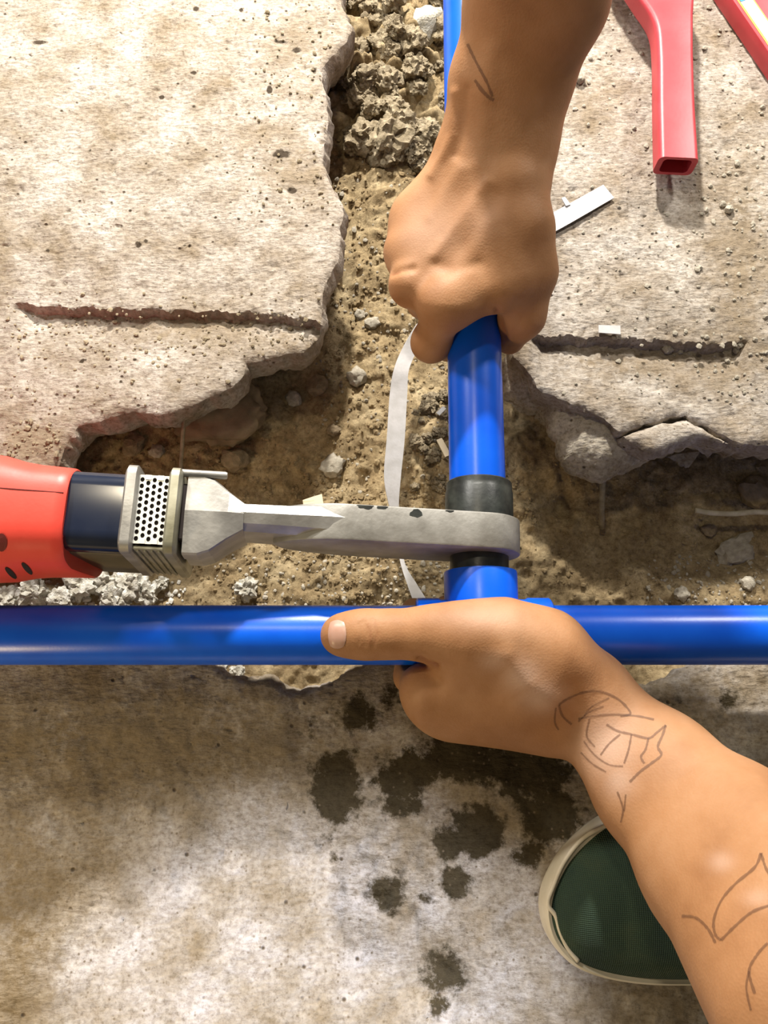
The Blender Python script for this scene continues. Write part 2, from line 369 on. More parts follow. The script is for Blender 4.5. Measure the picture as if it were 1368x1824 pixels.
def slab(name, poly_px, z, topfn, rings, m, grid=0.0016, step=0.0016, amp=0.0016, seed=1, dirtfn=None, stainfn=None, **kw):
    B = rough_outline(poly_px, z, step, amp, seed)
    if area2(B) < 0: B = B[::-1]
    lo, hi = B.min(0), B.max(0)
    gx, gy = np.meshgrid(np.arange(lo[0], hi[0], grid), np.arange(lo[1], hi[1], grid))
    G = np.stack([gx.ravel(), gy.ravel()], -1); G += (np.random.rand(*G.shape) - .5) * grid * 0.7
    G = G[inside(G, B)]; d = dist_pts(G, B); k = d > grid * 0.6; G, d = G[k], d[k]
    nb = len(B)
    pts = np.vstack([B, G])
    vs, es, fs, *_ = delaunay_2d_cdt([Vector(p) for p in pts], [], [list(range(nb))], 1, 1e-7)
    vs = np.array([(v.x, v.y) for v in vs])
    dd = dist_pts(vs, B)
    zt = topfn(vs[:, 0], vs[:, 1], dd)
    V = [(*p, q) for p, q in zip(vs, zt)]; Fc = [tuple(f) for f in fs]
    # broken side: rings below the rim
    t = np.roll(B, -2, 0) - np.roll(B, 2, 0); nrm = np.stack([t[:, 1], -t[:, 0]], -1)
    nrm /= np.linalg.norm(nrm, axis=1)[:, None] + 1e-12
    zb = topfn(B[:, 0], B[:, 1], np.zeros(nb))
    base = len(V); prev = None
    RR = [(0.0, 0.0)] + rings
    s = np.arange(nb) * step
    for ri, (off, dz) in enumerate(RR):
        jit = 0 if ri == 0 else 0.0035 * 2 * fbm(s * 160, s * 0 + ri * 0.8, seed + 40, 4)
        jz = 0 if ri == 0 else 0.003 * 2 * fbm(s * 90, s * 0 + ri * 2.3, seed + 60, 3)
        q = B + nrm * np.reshape(off + jit, (-1, 1))
        idx = len(V)
        V += [(a[0], a[1], b) for a, b in zip(q, zb + dz + jz)]
        if prev is not None:
            for i in range(nb):
                j = (i + 1) % nb; Fc.append((prev + i, prev + j, idx + j, idx + i))
        prev = idx
    o = add(name, V, Fc, m, smooth=True, **kw)
    Va = np.array(V); px = proj(Va)
    for nm, fn in (('dirt', dirtfn), ('stain', stainfn)):
        a = o.data.attributes.new(nm, 'FLOAT', 'POINT')
        val = fn(px[:, 0], px[:, 1], Va) if fn else np.full(len(V), 0.15 if nm == 'dirt' else -1.0)
        a.data.foreach_set('value', np.asarray(val, np.float32))
    o.data.set_sharp_from_angle(angle=math.radians(50))
    return o

def seg_y(px, line):
    xs = [p[0] for p in line]; ys = [p[1] for p in line]
    return np.interp(px, xs, ys)
def step_drop(x, y, line, drop, fade):
    """height lost just below (nearer than) a ridge line traced across the slab"""
    q = proj(np.stack([x, y, np.zeros_like(x)], -1)); px, py = q[:, 0], q[:, 1]
    ly = seg_y(px, line); t = py - ly - 2 * np.sin(px * 0.11)
    end = np.clip((px - line[0][0]) / 30, 0, 1) * np.clip((line[-1][0] - px) / 14, 0, 1)
    return drop * end * np.where(t > 0, np.clip(t / 3, 0, 1) * np.exp(-t / fade), 0)
def chip(d):
    return -0.0022 * np.exp(-d / 0.0022)
def pits(x, y, seed, thr=0.80):
    v = vnoise(x * 260, y * 260, seed)
    return -0.0016 * np.clip((v - thr) / (1 - thr), 0, 1) * (vnoise(x * 40, y * 40, seed + 3) > 0.42)
RIDGE_L = [(18, 541), (100, 548), (220, 552), (330, 553), (470, 560), (560, 572), (580, 585)]
RIDGE_R = [(940, 598), (1010, 600), (1110, 603), (1200, 608), (1290, 613), (1318, 607), (1336, 598)]
def rough(x, y, s):
    return 0.0035 * fbm(x * 16, y * 16, s, 3) + 0.0022 * fbm(x * 90, y * 90, s + 5, 3) + 0.0012 * fbm(x * 330, y * 330, s + 9, 2)
def top_left(x, y, d): return rough(x, y, 11) + chip(d) + pits(x, y, 21) - step_drop(x, y, RIDGE_L, 0.0085, 70)
def top_right(x, y, d): return rough(x, y, 31) + chip(d) + pits(x, y, 41) - step_drop(x, y, RIDGE_R, 0.0095, 90)
def top_near(x, y, d):
    q = proj(np.stack([x, y, np.zeros_like(x)], -1)); crust = blobs(q[:, 0], q[:, 1], [(680, 1580, 110, 110, 1), (620, 1500, 90, 60, .8), (790, 1730, 70, 80, .7)])
    lump = 0.003 * crust * np.clip(fbm(x * 120, y * 120, 177, 3) * 5, 0, 1) + 0.004 * np.clip(fbm(x * 34, y * 34, 77, 4) * 2.2, 0, 1)
    return rough(x, y, 51) * 0.9 + chip(d) + pits(x, y, 61, 0.86) + lump

SPOTS_L = [(288, 173, 9, 6), (350, 16, 10, 8), (345, 130, 9, 6), (405, 308, 5, 5), (425, 390, 5, 5), (246, 436, 10, 9), (260, 430, 6, 6), (338, 438, 5, 5), (364, 440, 5, 5), (70, 75, 22, 7), (85, 446, 5, 5), (232, 375, 5, 4), (160, 267, 4, 4), (198, 268, 4, 4), (36, 246, 5, 5), (430, 18, 7, 6), (500, 75, 18, 6), (530, 90, 14, 8), (560, 125, 9, 10), (500, 275, 30, 12), (520, 340, 16, 8), (480, 160, 8, 12), (150, 640, 8, 5), (215, 680, 10, 5), (240, 640, 6, 5), (145, 645, 7, 4)]
def blobs(px, py, L):
    v = np.zeros_like(px)
    for x, y, rx, ry, a in L:
        v = np.maximum(v, a * np.exp(-(((px - x) / rx) ** 2 + ((py - y) / ry) ** 2)))
    return v
left_poly = [(-260, -260), (596, -260), (607, 0), (618, 28), (629, 48), (618, 68), (590, 95), (574, 112), (571, 140), (585, 180), (583, 220), (577, 255), (575, 290),
             (586, 322), (604, 352), (612, 366), (606, 420), (602, 465), (590, 488), (576, 508), (573, 560), (568, 588), (556, 604), (538, 620), (490, 630),
             (437, 642), (435, 662), (412, 685), (356, 711), (335, 720), (309, 733), (280, 736), (234, 730), (173, 749), (138, 757), (118, 785), (106, 822), (70, 870), (-260, 890)]
slab_left = slab('floor', left_poly, 0.0, top_left,
     [(0.0012, -0.003), (0.0025, -0.010), (0.001, -0.020), (-0.004, -0.032), (-0.016, -0.045), (-0.03, -0.075), (-0.035, -0.10)], M['conc'], seed=3,
     dirtfn=lambda px, py, v: 0.12 + blobs(px, py, [(540, 620, 110, 40, .55), (350, 590, 170, 30, .55), (60, 790, 90, 50, .75), (540, 80, 90, 80, .45), (520, 300, 60, 80, .5), (250, 430, 40, 30, .4), (0, 450, 30, 90, .6), (380, 270, 130, 60, .25)]),
     stainfn=lambda px, py, v: -0.3 + blobs(px, py, [(a, b, c * .95, d * .95, 1.2) for a, b, c, d in SPOTS_L]),
     label='broken concrete floor slab with a shallow ridge, left of the trench', kind='structure')
right_poly = [(1640, -260), (990, -260), (962, 0), (955, 200), (940, 400), (930, 560), (912, 612), (916, 633), (935, 648), (950, 668), (957, 687), (998, 704), (1033, 718), (1080, 743),
              (1108, 766), (1137, 757), (1183, 741), (1226, 735), (1258, 753), (1301, 775), (1329, 791), (1375, 792), (1640, 800)]
slab_right = slab('floor.001', right_poly, 0.0, top_right,
     [(0.0006, -0.003), (0.001, -0.010), (0.0, -0.020), (-0.003, -0.032), (-0.012, -0.045), (-0.03, -0.075), (-0.035, -0.10)], M['conc'], seed=8,
     dirtfn=lambda px, py, v: 0.12 + blobs(px, py, [(1320, 480, 60, 260, .6), (1120, 650, 160, 30, .5), (1300, 660, 90, 40, .55), (1060, 180, 70, 60, .45), (1150, 260, 60, 40, .3), (1250, 300, 80, 60, .35)]),
     label='broken concrete floor slab under the red tools, right of the trench', kind='structure')
near_poly = [(-260, 1118), (100, 1125), (250, 1140), (340, 1165), (380, 1187), (410, 1206), (437, 1211), (483, 1209), (505, 1230), (533, 1234), (591, 1218), (620, 1197), (660, 1185),
             (760, 1180), (900, 1190), (1000, 1215), (1060, 1240), (1130, 1236), (1160, 1222), (1208, 1205), (1242, 1188), (1290, 1178), (1640, 1165), (1640, 2150), (-260, 2150)]
DARK_MARKS = [(600, 1400, 55, 90, 1.0), (640, 1270, 60, 50, .75), (560, 1300, 40, 60, .5), (720, 1380, 70, 60, .95), (830, 1350, 120, 55, 1.0), (940, 1370, 90, 70, 1.05), (980, 1450, 70, 70, 1.0),  # damp stains, with a broad darker area below the wrist
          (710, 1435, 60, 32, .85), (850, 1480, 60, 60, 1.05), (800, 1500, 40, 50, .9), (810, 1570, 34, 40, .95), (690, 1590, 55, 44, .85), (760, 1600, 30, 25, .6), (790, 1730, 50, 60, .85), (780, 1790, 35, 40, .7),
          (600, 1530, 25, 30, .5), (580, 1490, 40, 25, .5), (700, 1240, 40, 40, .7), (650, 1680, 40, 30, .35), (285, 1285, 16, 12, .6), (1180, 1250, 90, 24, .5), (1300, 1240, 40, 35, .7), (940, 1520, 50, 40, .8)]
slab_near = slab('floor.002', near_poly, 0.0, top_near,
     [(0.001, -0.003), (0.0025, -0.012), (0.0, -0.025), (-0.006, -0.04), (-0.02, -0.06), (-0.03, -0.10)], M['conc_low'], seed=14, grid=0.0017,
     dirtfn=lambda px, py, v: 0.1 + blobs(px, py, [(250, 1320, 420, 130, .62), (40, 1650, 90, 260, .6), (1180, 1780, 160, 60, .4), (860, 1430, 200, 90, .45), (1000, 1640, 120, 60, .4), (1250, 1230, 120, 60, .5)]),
     stainfn=lambda px, py, v: -0.10 + blobs(px, py, DARK_MARKS) * 1.12,
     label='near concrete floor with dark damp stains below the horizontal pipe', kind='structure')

# lower broken ledge of the right slab and the cracked-off fragment
ledge_outer = [(893, 645), (896, 668), (905, 692), (935, 709), (965, 716), (984, 758), (1000, 790), (1006, 816), (1050, 839), (1082, 848), (1130, 828), (1180, 803), (1230, 788), (1262, 783), (1300, 792)]
ledge_poly = ledge_outer + [(1310, 740), (1230, 690), (1100, 690), (980, 640), (930, 600)]
def ledge_top(x, y, d):
    z = -0.008 - 0.020 * np.exp(-d / 0.012)
    return z + 0.004 * fbm(x * 70, y * 70, 91, 4) + 0.0012 * fbm(x * 300, y * 300, 95, 2)
ledge = slab('broken_ledge', ledge_poly, -0.022, ledge_top, [(0.001, -0.004), (0.0, -0.010), (-0.006, -0.018), (-0.02, -0.04), (-0.03, -0.06)], M['conc_broken'], seed=23, grid=0.0014, amp=0.002)
ledge.parent = slab_right; ledge.matrix_parent_inverse = slab_right.matrix_world.inverted()
frag_poly = [(1112, 775), (1137, 768), (1183, 753), (1226, 748), (1252, 763), (1273, 775), (1300, 788), (1270, 782), (1240, 778), (1205, 789), (1165, 804), (1148, 800), (1124, 786)]
def frag_top(x, y, d): return -0.0025 + 0.0018 * fbm(x * 120, y * 120, 101, 4) - 0.003 * np.exp(-d / 0.002)
slab('concrete_fragment', frag_poly, -0.003, frag_top, [(0.001, -0.003), (0.0015, -0.008), (0.0, -0.014), (-0.003, -0.022)], M['conc'], seed=29, grid=0.0013, amp=0.001,
     label='pale concrete fragment cracked off the right slab edge', cat='concrete')

# the floor goes on around the dug-up place
q = [P(-250, -250, 0), P(1630, -250, 0), P(1630, 2140, 0), P(-250, 2140, 0)]
o4 = [(-1.2, 1.3), (1.2, 1.3), (1.2, -1.2), (-1.2, -1.2)]
V = []; Fc = []
for z in (-.004, -.12): V += [(*a[:2], z) for a in q] + [(*b, z) for b in o4]
for k in range(4):
    j = (k + 1) % 4
    Fc += [(k, j, 4 + j, 4 + k), (8 + k, 12 + k, 12 + j, 8 + j), (k, 8 + k, 8 + j, j), (4 + k, 4 + j, 12 + j, 12 + k)]
add('floor.003', V, Fc, M['conc'], kind='structure', label='outer concrete floor around the dug trench')
# ------------------------------------------------------------------ trench soil
def soil_z(x, y):
    x = np.asarray(x, float); y = np.asarray(y, float)
    q = proj(np.stack([x, y, np.full_like(x, -0.07)], -1)); px, py = q[..., 0], q[..., 1]
    z = -0.076 + 0.018 * fbm(x * 12, y * 12, 201, 3) + 0.006 * fbm(x * 60, y * 60, 205, 4)
    z = z + 0.0042 * fbm(x * 200, y * 200, 209, 3) + 0.004 * np.clip(fbm(x * 95, y * 95, 219, 3) * 3, 0, 1)
    z = z + 0.016 * np.exp(-((px - 700) / 90) ** 2) * np.clip((900 - py) / 500, 0, 1)
    up = np.clip((420 - py) / 250, 0, 1)
    z = z + up * (0.012 + 0.030 * np.abs(fbm(x * 48, y * 48, 213, 4)) * 2)
    z = z + 0.030 * np.exp(-((px - 60) / 170) ** 2 - ((py - 1080) / 60) ** 2)
    z = z + 0.020 * np.exp(-((px - 1330) / 150) ** 2 - ((py - 1060) / 60) ** 2)
    z = z + 0.016 * np.exp(-((px - 600) / 200) ** 2 - ((py - 1040) / 120) ** 2)
    z = z + 0.006 * np.exp(-((px - 820) / 90) ** 2 - ((py - 790) / 60) ** 2) * 2
    z = z - 0.014 * np.exp(-((px - 1010) / 22) ** 2 - ((py - 885) / 30) ** 2)
    return z
gx, gy = np.meshgrid(np.arange(-0.40, 0.40, 0.0017), np.arange(-0.13, 0.50, 0.0017))
ny, nx = gx.shape
gz = soil_z(gx.ravel(), gy.ravel())
idx = np.arange(nx * ny).reshape(ny, nx)
Fq = np.stack([idx[:-1, :-1], idx[:-1, 1:], idx[1:, 1:], idx[1:, :-1]], -1).reshape(-1, 4)
add('ground', np.stack([gx.ravel(), gy.ravel(), gz], -1), Fq, M['soil'], smooth=True, kind='structure', label='sandy yellow-brown soil at the bottom of the dug trench')

# ------------------------------------------------------------------ rocks
def rock_mesh(name, seed, sub, amp, m, facet=False, crumbly=False):
    bm = bmesh.new(); bmesh.ops.create_icosphere(bm, subdivisions=sub, radius=1.0)
    for v in bm.verts:
        p = v.co * 1.3 + Vector((seed * 7.1, seed * 3.3, seed))
        d = 1 + amp * (mnoise.noise(p) + 0.5 * mnoise.noise(p * 2.3) + 0.35 * mnoise.noise(p * 4.7) + 0.2 * mnoise.noise(p * 9))
        if crumbly: d += amp * (0.55 * (0.5 - abs(mnoise.noise(p * 1.7))) + 0.28 * (0.4 - abs(mnoise.noise(p * 3.7)))) - .1
        v.co = v.co * max(d, .3)
    me = bpy.data.meshes.new(name); bm.to_mesh(me); bm.free(); me.materials.append(m)
    me.polygons.foreach_set('use_smooth', [True] * len(me.polygons))
    if facet: me.set_sharp_from_angle(angle=math.radians(40))
    return me
clod_meshes = [rock_mesh('soil_clod', s, 4, 0.50, M['clod'], True, True) for s in range(1, 8)]
stone_meshes = [rock_mesh('stone', s + 20, 3, 0.32, M['stone'], True) for s in range(1, 6)]
rub_meshes = [rock_mesh('mortar_lump', s + 40, 4, 0.55, M['rubble'], True, True) for s in range(1, 6)]
def place(name, me, px, py, size_px, zf, flat=0.75, rot=None, stretch=1.0, label=None, cat=None, group=None, sink=0.35, m=None):
    z = -0.06
    for _ in range(4):
        p = P(px, py, z); z = float(zf(p[:1], p[1:2])[0])
    r = R(px, py, z, size_px / 2)
    o = bpy.data.objects.new(name, me); COL.objects.link(o)
    o.location = (p[0], p[1], z + r * flat * (1 - sink)); o.scale = (r * stretch, r / stretch, r * flat)
    o.rotation_euler = (random.uniform(-.25, .25), random.uniform(-.25, .25), random.uniform(0, 6.28) if rot is None else rot)
    return tag(o, label, cat, group)
szf = lambda x, y: soil_z(x, y)
zl = lambda x, y: top_left(x, y, np.full_like(x, .05)); zr = lambda x, y: top_right(x, y, np.full_like(x, .05)); zn = lambda x, y: top_near(x, y, np.full_like(x, .05))

place('stone', stone_meshes[0], 757, 48, 62, szf, rot=0.2, m=1, label='large pale angular stone among clods beside the far blue pipe', cat='stone').data = rock_mesh('stone', 66, 3, 0.35, M['rubble'])
for px, py, s, lab in [(680, 76, 46, 'rounded grey clod just below the top edge of the trench'), (690, 145, 52, 'lumpy clod midway up the trench left of the far pipe'), (640, 160, 40, 'dark clod against the left slab wall'),
                       (715, 232, 56, 'grey clod beside the far pipe above the fist'), (757, 245, 46, 'crumbly grey clod touching the far pipe'), (690, 265, 78, 'broad flat clod at the foot of the clod heap'),
                       (735, 95, 44, 'brown clod under the pale angular stone'), (648, 255, 60, 'sloping clod leaning on the left slab wall')]:
    place('soil_clod', random.choice(clod_meshes), px, py, s, szf, label=lab, cat='soil clod', sink=0.25)
k = 0
while k < 90:
    px, py = random.uniform(615, 795), random.uniform(-10, 300)
    s = random.choice((random.uniform(10, 20), random.uniform(16, 44)))
    place('soil_clod', random.choice(clod_meshes), px, py, s, szf, label='small loose clod in the heap beside the far blue pipe', cat='soil clod', group='small clods in the far trench', sink=0.25); k += 1
for _ in range(26):
    px, py = random.uniform(735, 800), random.uniform(700, 880)
    place('soil_clod', random.choice(clod_meshes), px, py, random.uniform(9, 26), szf, label='small clod on the trench floor between strap and heated pipe', cat='soil clod', group='small clods beside the strap', sink=0.25)
ST = [(592, 834, 40, .7, 1.15, 'grey flat stone on trench floor left of the white strap', 'stone'), (637, 676, 34, .8, 1.0, 'rounded grey-green stone half buried beside the strap', 'stone'),
      (641, 563, 20, .7, 1.1, 'small pale stone on the sand left of the fist', 'stone'), (662, 577, 24, .5, 1.4, 'small elongated grey stone below the pale one', 'stone'),
      (524, 713, 30, .7, 1.0, 'grey stone in the shade under the left slab edge', 'stone'), (594, 768, 24, .7, 1.0, 'brown stone at the edge of the shaded soil', 'stone_dark'),
      (282, 806, 26, .7, 1.0, 'small stone in the shade above the metal guard', 'stone'), (420, 822, 46, .7, 1.1, 'mossy dark stone above the metal yoke', 'stone_dark'), (240, 795, 40, .7, 1.2, 'brown stone in the dark hollow above the collar', 'stone_dark'),
      (566, 690, 40, .7, .9, 'dark square stone under the left slab corner', 'stone_dark'),
      (1308, 983, 66, .45, 1.5, 'leaf-shaped grey stone right of the trench, below the pale wire', 'stone'), (1340, 880, 60, .6, .9, 'dim triangular stone near the right edge above the pale wire', 'stone_dark'),
      (1262, 945, 26, .6, 1.1, 'small brown stone below the pale wire', 'stone_dark'), (1212, 1058, 26, .7, 1.0, 'grey stone on lit sand above right blue pipe', 'stone'), (1330, 1040, 26, .7, 1.0, 'pale stone on lit sand near the right edge', 'stone')]
for px, py, s, fl, stc, lab, mm in ST:
    o = place('stone', stone_meshes[int(px) % 5], px, py, s, szf, flat=fl, stretch=stc ** .5, rot=0.5 if px > 1300 else None, label=lab, cat='stone')
    if mm != 'stone':
        o.data = o.data.copy(); o.data.materials[0] = M[mm]
big = place('boulder', rock_mesh('boulder', 55, 4, 0.3, M['stone_dark']), 405, 742, 140, szf, flat=.6, stretch=1.15, rot=0.15, label='large brown rock embedded in the trench side below the left slab', cat='rock', sink=0.4)
for px, py, s, lab in [(148, 1046, 40, 'white mortar lump between red tool body and blue pipe'), (190, 1044, 34, 'grey mortar lump right of the white one under the collar'), (234, 1046, 44, 'white mortar lump under the metal guard'),
                       (66, 1055, 40, 'grey-brown mortar lump below the red body vents'), (20, 1070, 36, 'cream mortar lump at the left edge above the pipe'), (110, 1070, 30, 'low white mortar lump against the pipe'),
                       (210, 1070, 38, 'broad white mortar lump against the pipe under the guard'), (265, 1062, 32, 'cream mortar lump right of the guard, against the pipe'), (290, 1040, 20, 'small pale lump on the sand below the yoke'), (440, 1050, 30, 'grey lump on the sand midway along the left pipe')]:
    o = place('mortar_lump', random.choice(rub_meshes), px, py, s * 1.25, szf, flat=.8, label=lab, cat='rubble', sink=0.2)
for px, py, s in [(395, 1192, 22), (425, 1198, 26)]:
    place('mortar_lump', random.choice(rub_meshes), px, py, s, lambda x, y: soil_z(x, y) + .03, flat=.7, label='white mortar crumb below the left blue pipe at the slab edge', cat='rubble', group='mortar crumbs below the pipe', sink=0.2)

# loose grit too small to count
def grit(name, spots, m, label):
    bm = bmesh.new(); bmesh.ops.create_icosphere(bm, subdivisions=1, radius=1.0)
    T = np.array([v.co[:] for v in bm.verts]); TF = np.array([[v.index for v in f.verts] for f in bm.faces]); bm.free()
    V = []; Fc = []
    for i, (p, r) in enumerate(spots):
        q = T * (1 + 0.5 * (np.random.rand(len(T), 1) - .5)) * (r * np.array([random.uniform(.8, 1.3), random.uniform(.8, 1.3), random.uniform(.5, .9)]))
        V.append(q + p); Fc.append(TF + i * len(T))
    return add(name, np.vstack(V), np.vstack(Fc), m, kind='stuff', label=label)
def scatter(n, box, zf, rmin, rmax, test=None):
    S = []
    while len(S) < n:
        c = [(random.uniform(box[0], box[2]), random.uniform(box[1], box[3])) for _ in range(n)]
        c = [q for q in c if test is None or test(*q)][:n - len(S)]
        if not c: continue
        D_ = np.array([ray(*q) for q in c]); z = np.zeros(len(c))
        for _ in range(4):
            t = (z - CAM[2]) / D_[:, 2]; p = CAM + D_ * t[:, None]; z = zf(p[:, 0], p[:, 1])
        t = (z - CAM[2]) / D_[:, 2]; p = CAM + D_ * t[:, None]
        for q, dd in zip(p, t):
            r = random.uniform(rmin, rmax) * (0.6 if random.random() < .7 else 1) * dd / F
            S.append((q + np.array([0, 0, r * .3]), r))
    return S
def in_poly(poly, x, y): return bool(inside(np.array([[x, y]]), poly)[0])
grit('gravel', scatter(330, (0, 520, 575, 760), zl, 1.5, 4.5, lambda x, y: in_poly(left_poly, x, y) and (random.random() < .25 or (560 < y < 640 and y > 552))) + scatter(160, (440, 0, 600, 400), zl, 1.5, 4, lambda x, y: in_poly(left_poly, x, y))
     + scatter(60, (0, 750, 110, 815), zl, 2, 6), M['clod'], 'brown grit and crumbs scattered on the left slab')
grit('gravel', scatter(320, (1000, 0, 1368, 720), zr, 1.5, 5, lambda x, y: in_poly(right_poly, x, y)) + scatter(110, (1240, 250, 1368, 720), zr, 2, 6), M['stone'], 'grit and tiny pebbles scattered on the right slab')
grit('gravel', scatter(150, (0, 1035, 330, 1085), szf, 2, 7), M['rubble'], 'white mortar crumbs between the red tool body and the pipe')
grit('gravel', scatter(420, (560, 280, 800, 1080), szf, 1.5, 5) + scatter(200, (380, 980, 800, 1080), szf, 1.5, 5) + scatter(180, (1150, 990, 1368, 1085), szf, 1.5, 5), M['stone'], 'sandy grit on the trench floor')
grit('soil_crumbs', scatter(1500, (560, 250, 800, 1080), szf, 1.5, 6) + scatter(700, (340, 870, 800, 1085), szf, 1.5, 5) + scatter(500, (900, 820, 1368, 1085), szf, 1.5, 5) + scatter(350, (150, 760, 560, 880), szf, 1.5, 5), M['soil'], 'yellow-brown soil crumbs over the trench floor')
for px, py, s, lab in [(1196, 612, 20, 'white pebble lying below the ridge on the right slab'), (1220, 617, 9, 'tiny white pebble right of the larger white pebble by the ridge'), (1310, 625, 15, 'pale pebble at the right end of the ridge'), (1320, 610, 14, 'upper pale pebble at the right end of the ridge'),
                       (1032, 145, 18, 'round brown pebble right of the upper forearm'), (1297, 376, 16, 'pink-grey pebble right of the red handle'), (1286, 366, 12, 'small brown pebble right of the red handle end')]:
    place('pebble', random.choice(stone_meshes), px, py, s, zr, label=lab, cat='pebble', sink=0.2)

# ------------------------------------------------------------------ blue pipes and tee
PZ = 0.042
a_left = P(-260, 1131, PZ); a_right = P(1640, 1131, PZ)
YH = P(684, 1131, PZ)[1]
XV = P(856, 1040, PZ)[0]
xl, xr = P(741, 1131, PZ)[0], P(981, 1131, PZ)[0]
RP, RT = 0.0160, 0.0200
run = empty('water_pipe', (XV, YH, PZ - RP), label='horizontal blue plastic pipe with a tee fitting, held by the lower hand', cat='pipe')
def child(o, par):
    o.parent = par; o.matrix_parent_inverse = Matrix.LocRotScale(par.location, par.rotation_euler, None).inverted(); return o
def pipe(name, a, b, r, wall=0.0045, **kw):
    Lg = float(np.linalg.norm(np.array(b) - np.array(a)))
    V, Fc = lathe(a, b, [(0.02 * Lg, r - wall), (0, r - wall), (0, r - .0005), (.0005, r), (Lg - .0005, r), (Lg, r - .0005), (Lg, r - wall), (Lg * .98, r - wall)], 64)
    return sharp(add(name, V, Fc, M['blue'], **kw), 30)
child(pipe('pipe_length', (-.75, YH, PZ), (xl + .016, YH, PZ), RP), run)
child(pipe('pipe_length', (xr - .016, YH, PZ), (.75, YH, PZ), RP), run)
# tee: run sleeve with collars + branch socket
bm = bmesh.new()
Lr = xr - xl
V, Fc = lathe((xl, YH, PZ), (xr, YH, PZ), [(.002, RP), (0, RT - .0012), (.001, RT), (.012, RT), (.0135, RT - .0008), (Lr - .0135, RT - .0008), (Lr - .012, RT), (Lr - .001, RT), (Lr, RT - .0012), (Lr - .002, RP)], 64)
yb = P(856, 1020, PZ)[1]
Lb = yb - YH
V2, F2 = lathe((XV, YH + .006, PZ), (XV, yb, PZ), [(0, RT), (Lb - .007, RT + .0002), (Lb - .0065, RT), (Lb - .006, RT - .0), (Lb - .006, RT - .0044)], 64)
n0 = len(V)
child(sharp(add('tee_fitting', list(V) + list(V2), list(Fc) + [tuple(i + n0 for i in f) for f in F2], M['blue']), 30), run)

pv0 = P(848, 832, PZ); pv1 = P(824, -260, PZ)
pv0[0] = XV
vp = pipe('water_pipe.001', (pv0[0], pv0[1] - .012, PZ), (pv1[0], pv1[1], PZ + .004), RP, label='upright-running blue pipe gripped by the fist, plugged into the heater', cat='pipe')

# ------------------------------------------------------------------ socket welding iron
tool_o = P(857, 945, PZ)
RZ = math.radians(-1.6)
tool = empty('pipe_welding_iron', (XV, float(P(857, 962, PZ)[1]), PZ), RZ, label='pipe welding iron with red body, perforated guard and grey heating plate', cat='welding tool')
tool.rotation_euler = (0, math.radians(7.0), RZ)
TP = 0.0098                                                   # half plate thickness
def prism(prof, y0, y1, bev=0.0012):
    bm = bmesh.new()
    A = [bm.verts.new((x, y0, z)) for x, z in prof]; B = [bm.verts.new((x, y1, z)) for x, z in prof]
    n = len(prof)
    f1 = bm.faces.new(A); f2 = bm.faces.new(B[::-1])
    for i in range(n): bm.faces.new((A[i], A[(i + 1) % n], B[(i + 1) % n], B[i]))
    bmesh.ops.recalc_face_normals(bm, faces=bm.faces[:])
    ed = [e for e in bm.edges if (e.verts[0].co.y == e.verts[1].co.y)]
    if bev: bmesh.ops.bevel(bm, geom=ed, offset=bev, segments=2, affect='EDGES', profile=.5)
    return bm
prof = []
for i in range(17):
    an = -math.pi / 2 + math.pi * i / 16; prof.append((0.0 + .0215 * math.cos(an), .0215 * math.sin(an) + .004))
for x, z in resample([(-.076, .0255), (-.086, .0245), (-.100, .019), (-.110, .011), (-.114, .004), (-.108, -.006), (-.092, -.013), (-.07, -.0165), (-.03, -.0175)], 22): prof.append((x, z))
hp = sharp(add_bm('heating_plate', prism(prof, -TP, TP), M['plate'], tool), 40)
# worn dark patches of coating on the plate's upper edge
for x0, y0, sx, sy in [(-.067, .0085, .006, .0022), (-.040, .0065, .0045, .0034), (-.058, .0088, .004, .0015), (-.022, .009, .003, .0012)]:
    pts = [(x0 + sx * math.cos(t) * (0.7 + .5 * mnoise.noise((x0 * 300, t, 0))), y0 + sy * math.sin(t) * (0.7 + .5 * mnoise.noise((x0 * 300, t, 5)))) for t in np.linspace(0, 6.28, 15)[:-1]]
    pts = [(x, min(y, TP - .0006)) for x, y in pts]
    V = [(x, y, .02560) for x, y in pts] + [(x, y, .02525) for x, y in pts]; n = len(pts)
    add('worn_coating', V, [tuple(range(n))] + [(i, (i + 1) % n, n + (i + 1) % n, n + i) for i in range(n)], M['black'], hp, label='black remnant of worn coating')
# shaft
bm = bmesh.new()
secs = [(-.070, .0085, .0248, -.010), (-.085, .0080, .0262, -.012), (-.105, .0070, .0262, -.013), (-.130, .0066, .0262, -.013), (-.136, .0075, .0262, -.013)]
V = []; Fc = []
for x, hw, zt, zb in secs:
    V += [(x, hw, zt - .003), (x, hw * .25, zt), (x, -hw * .55, zt - .0018), (x, -hw, zt - .008), (x, -hw, zb + .004), (x, -hw * .5, zb), (x, hw * .5, zb), (x, hw, zb + .004)]
for k in range(len(secs) - 1):
    for i in range(8): Fc.append((k * 8 + i, k * 8 + (i + 1) % 8, k * 8 + 8 + (i + 1) % 8, k * 8 + 8 + i))
Fc += [tuple(range(8)), tuple(range((len(secs) - 1) * 8, len(secs) * 8))]
sharp(add('shaft', V, Fc, M['steel'], tool), 25)
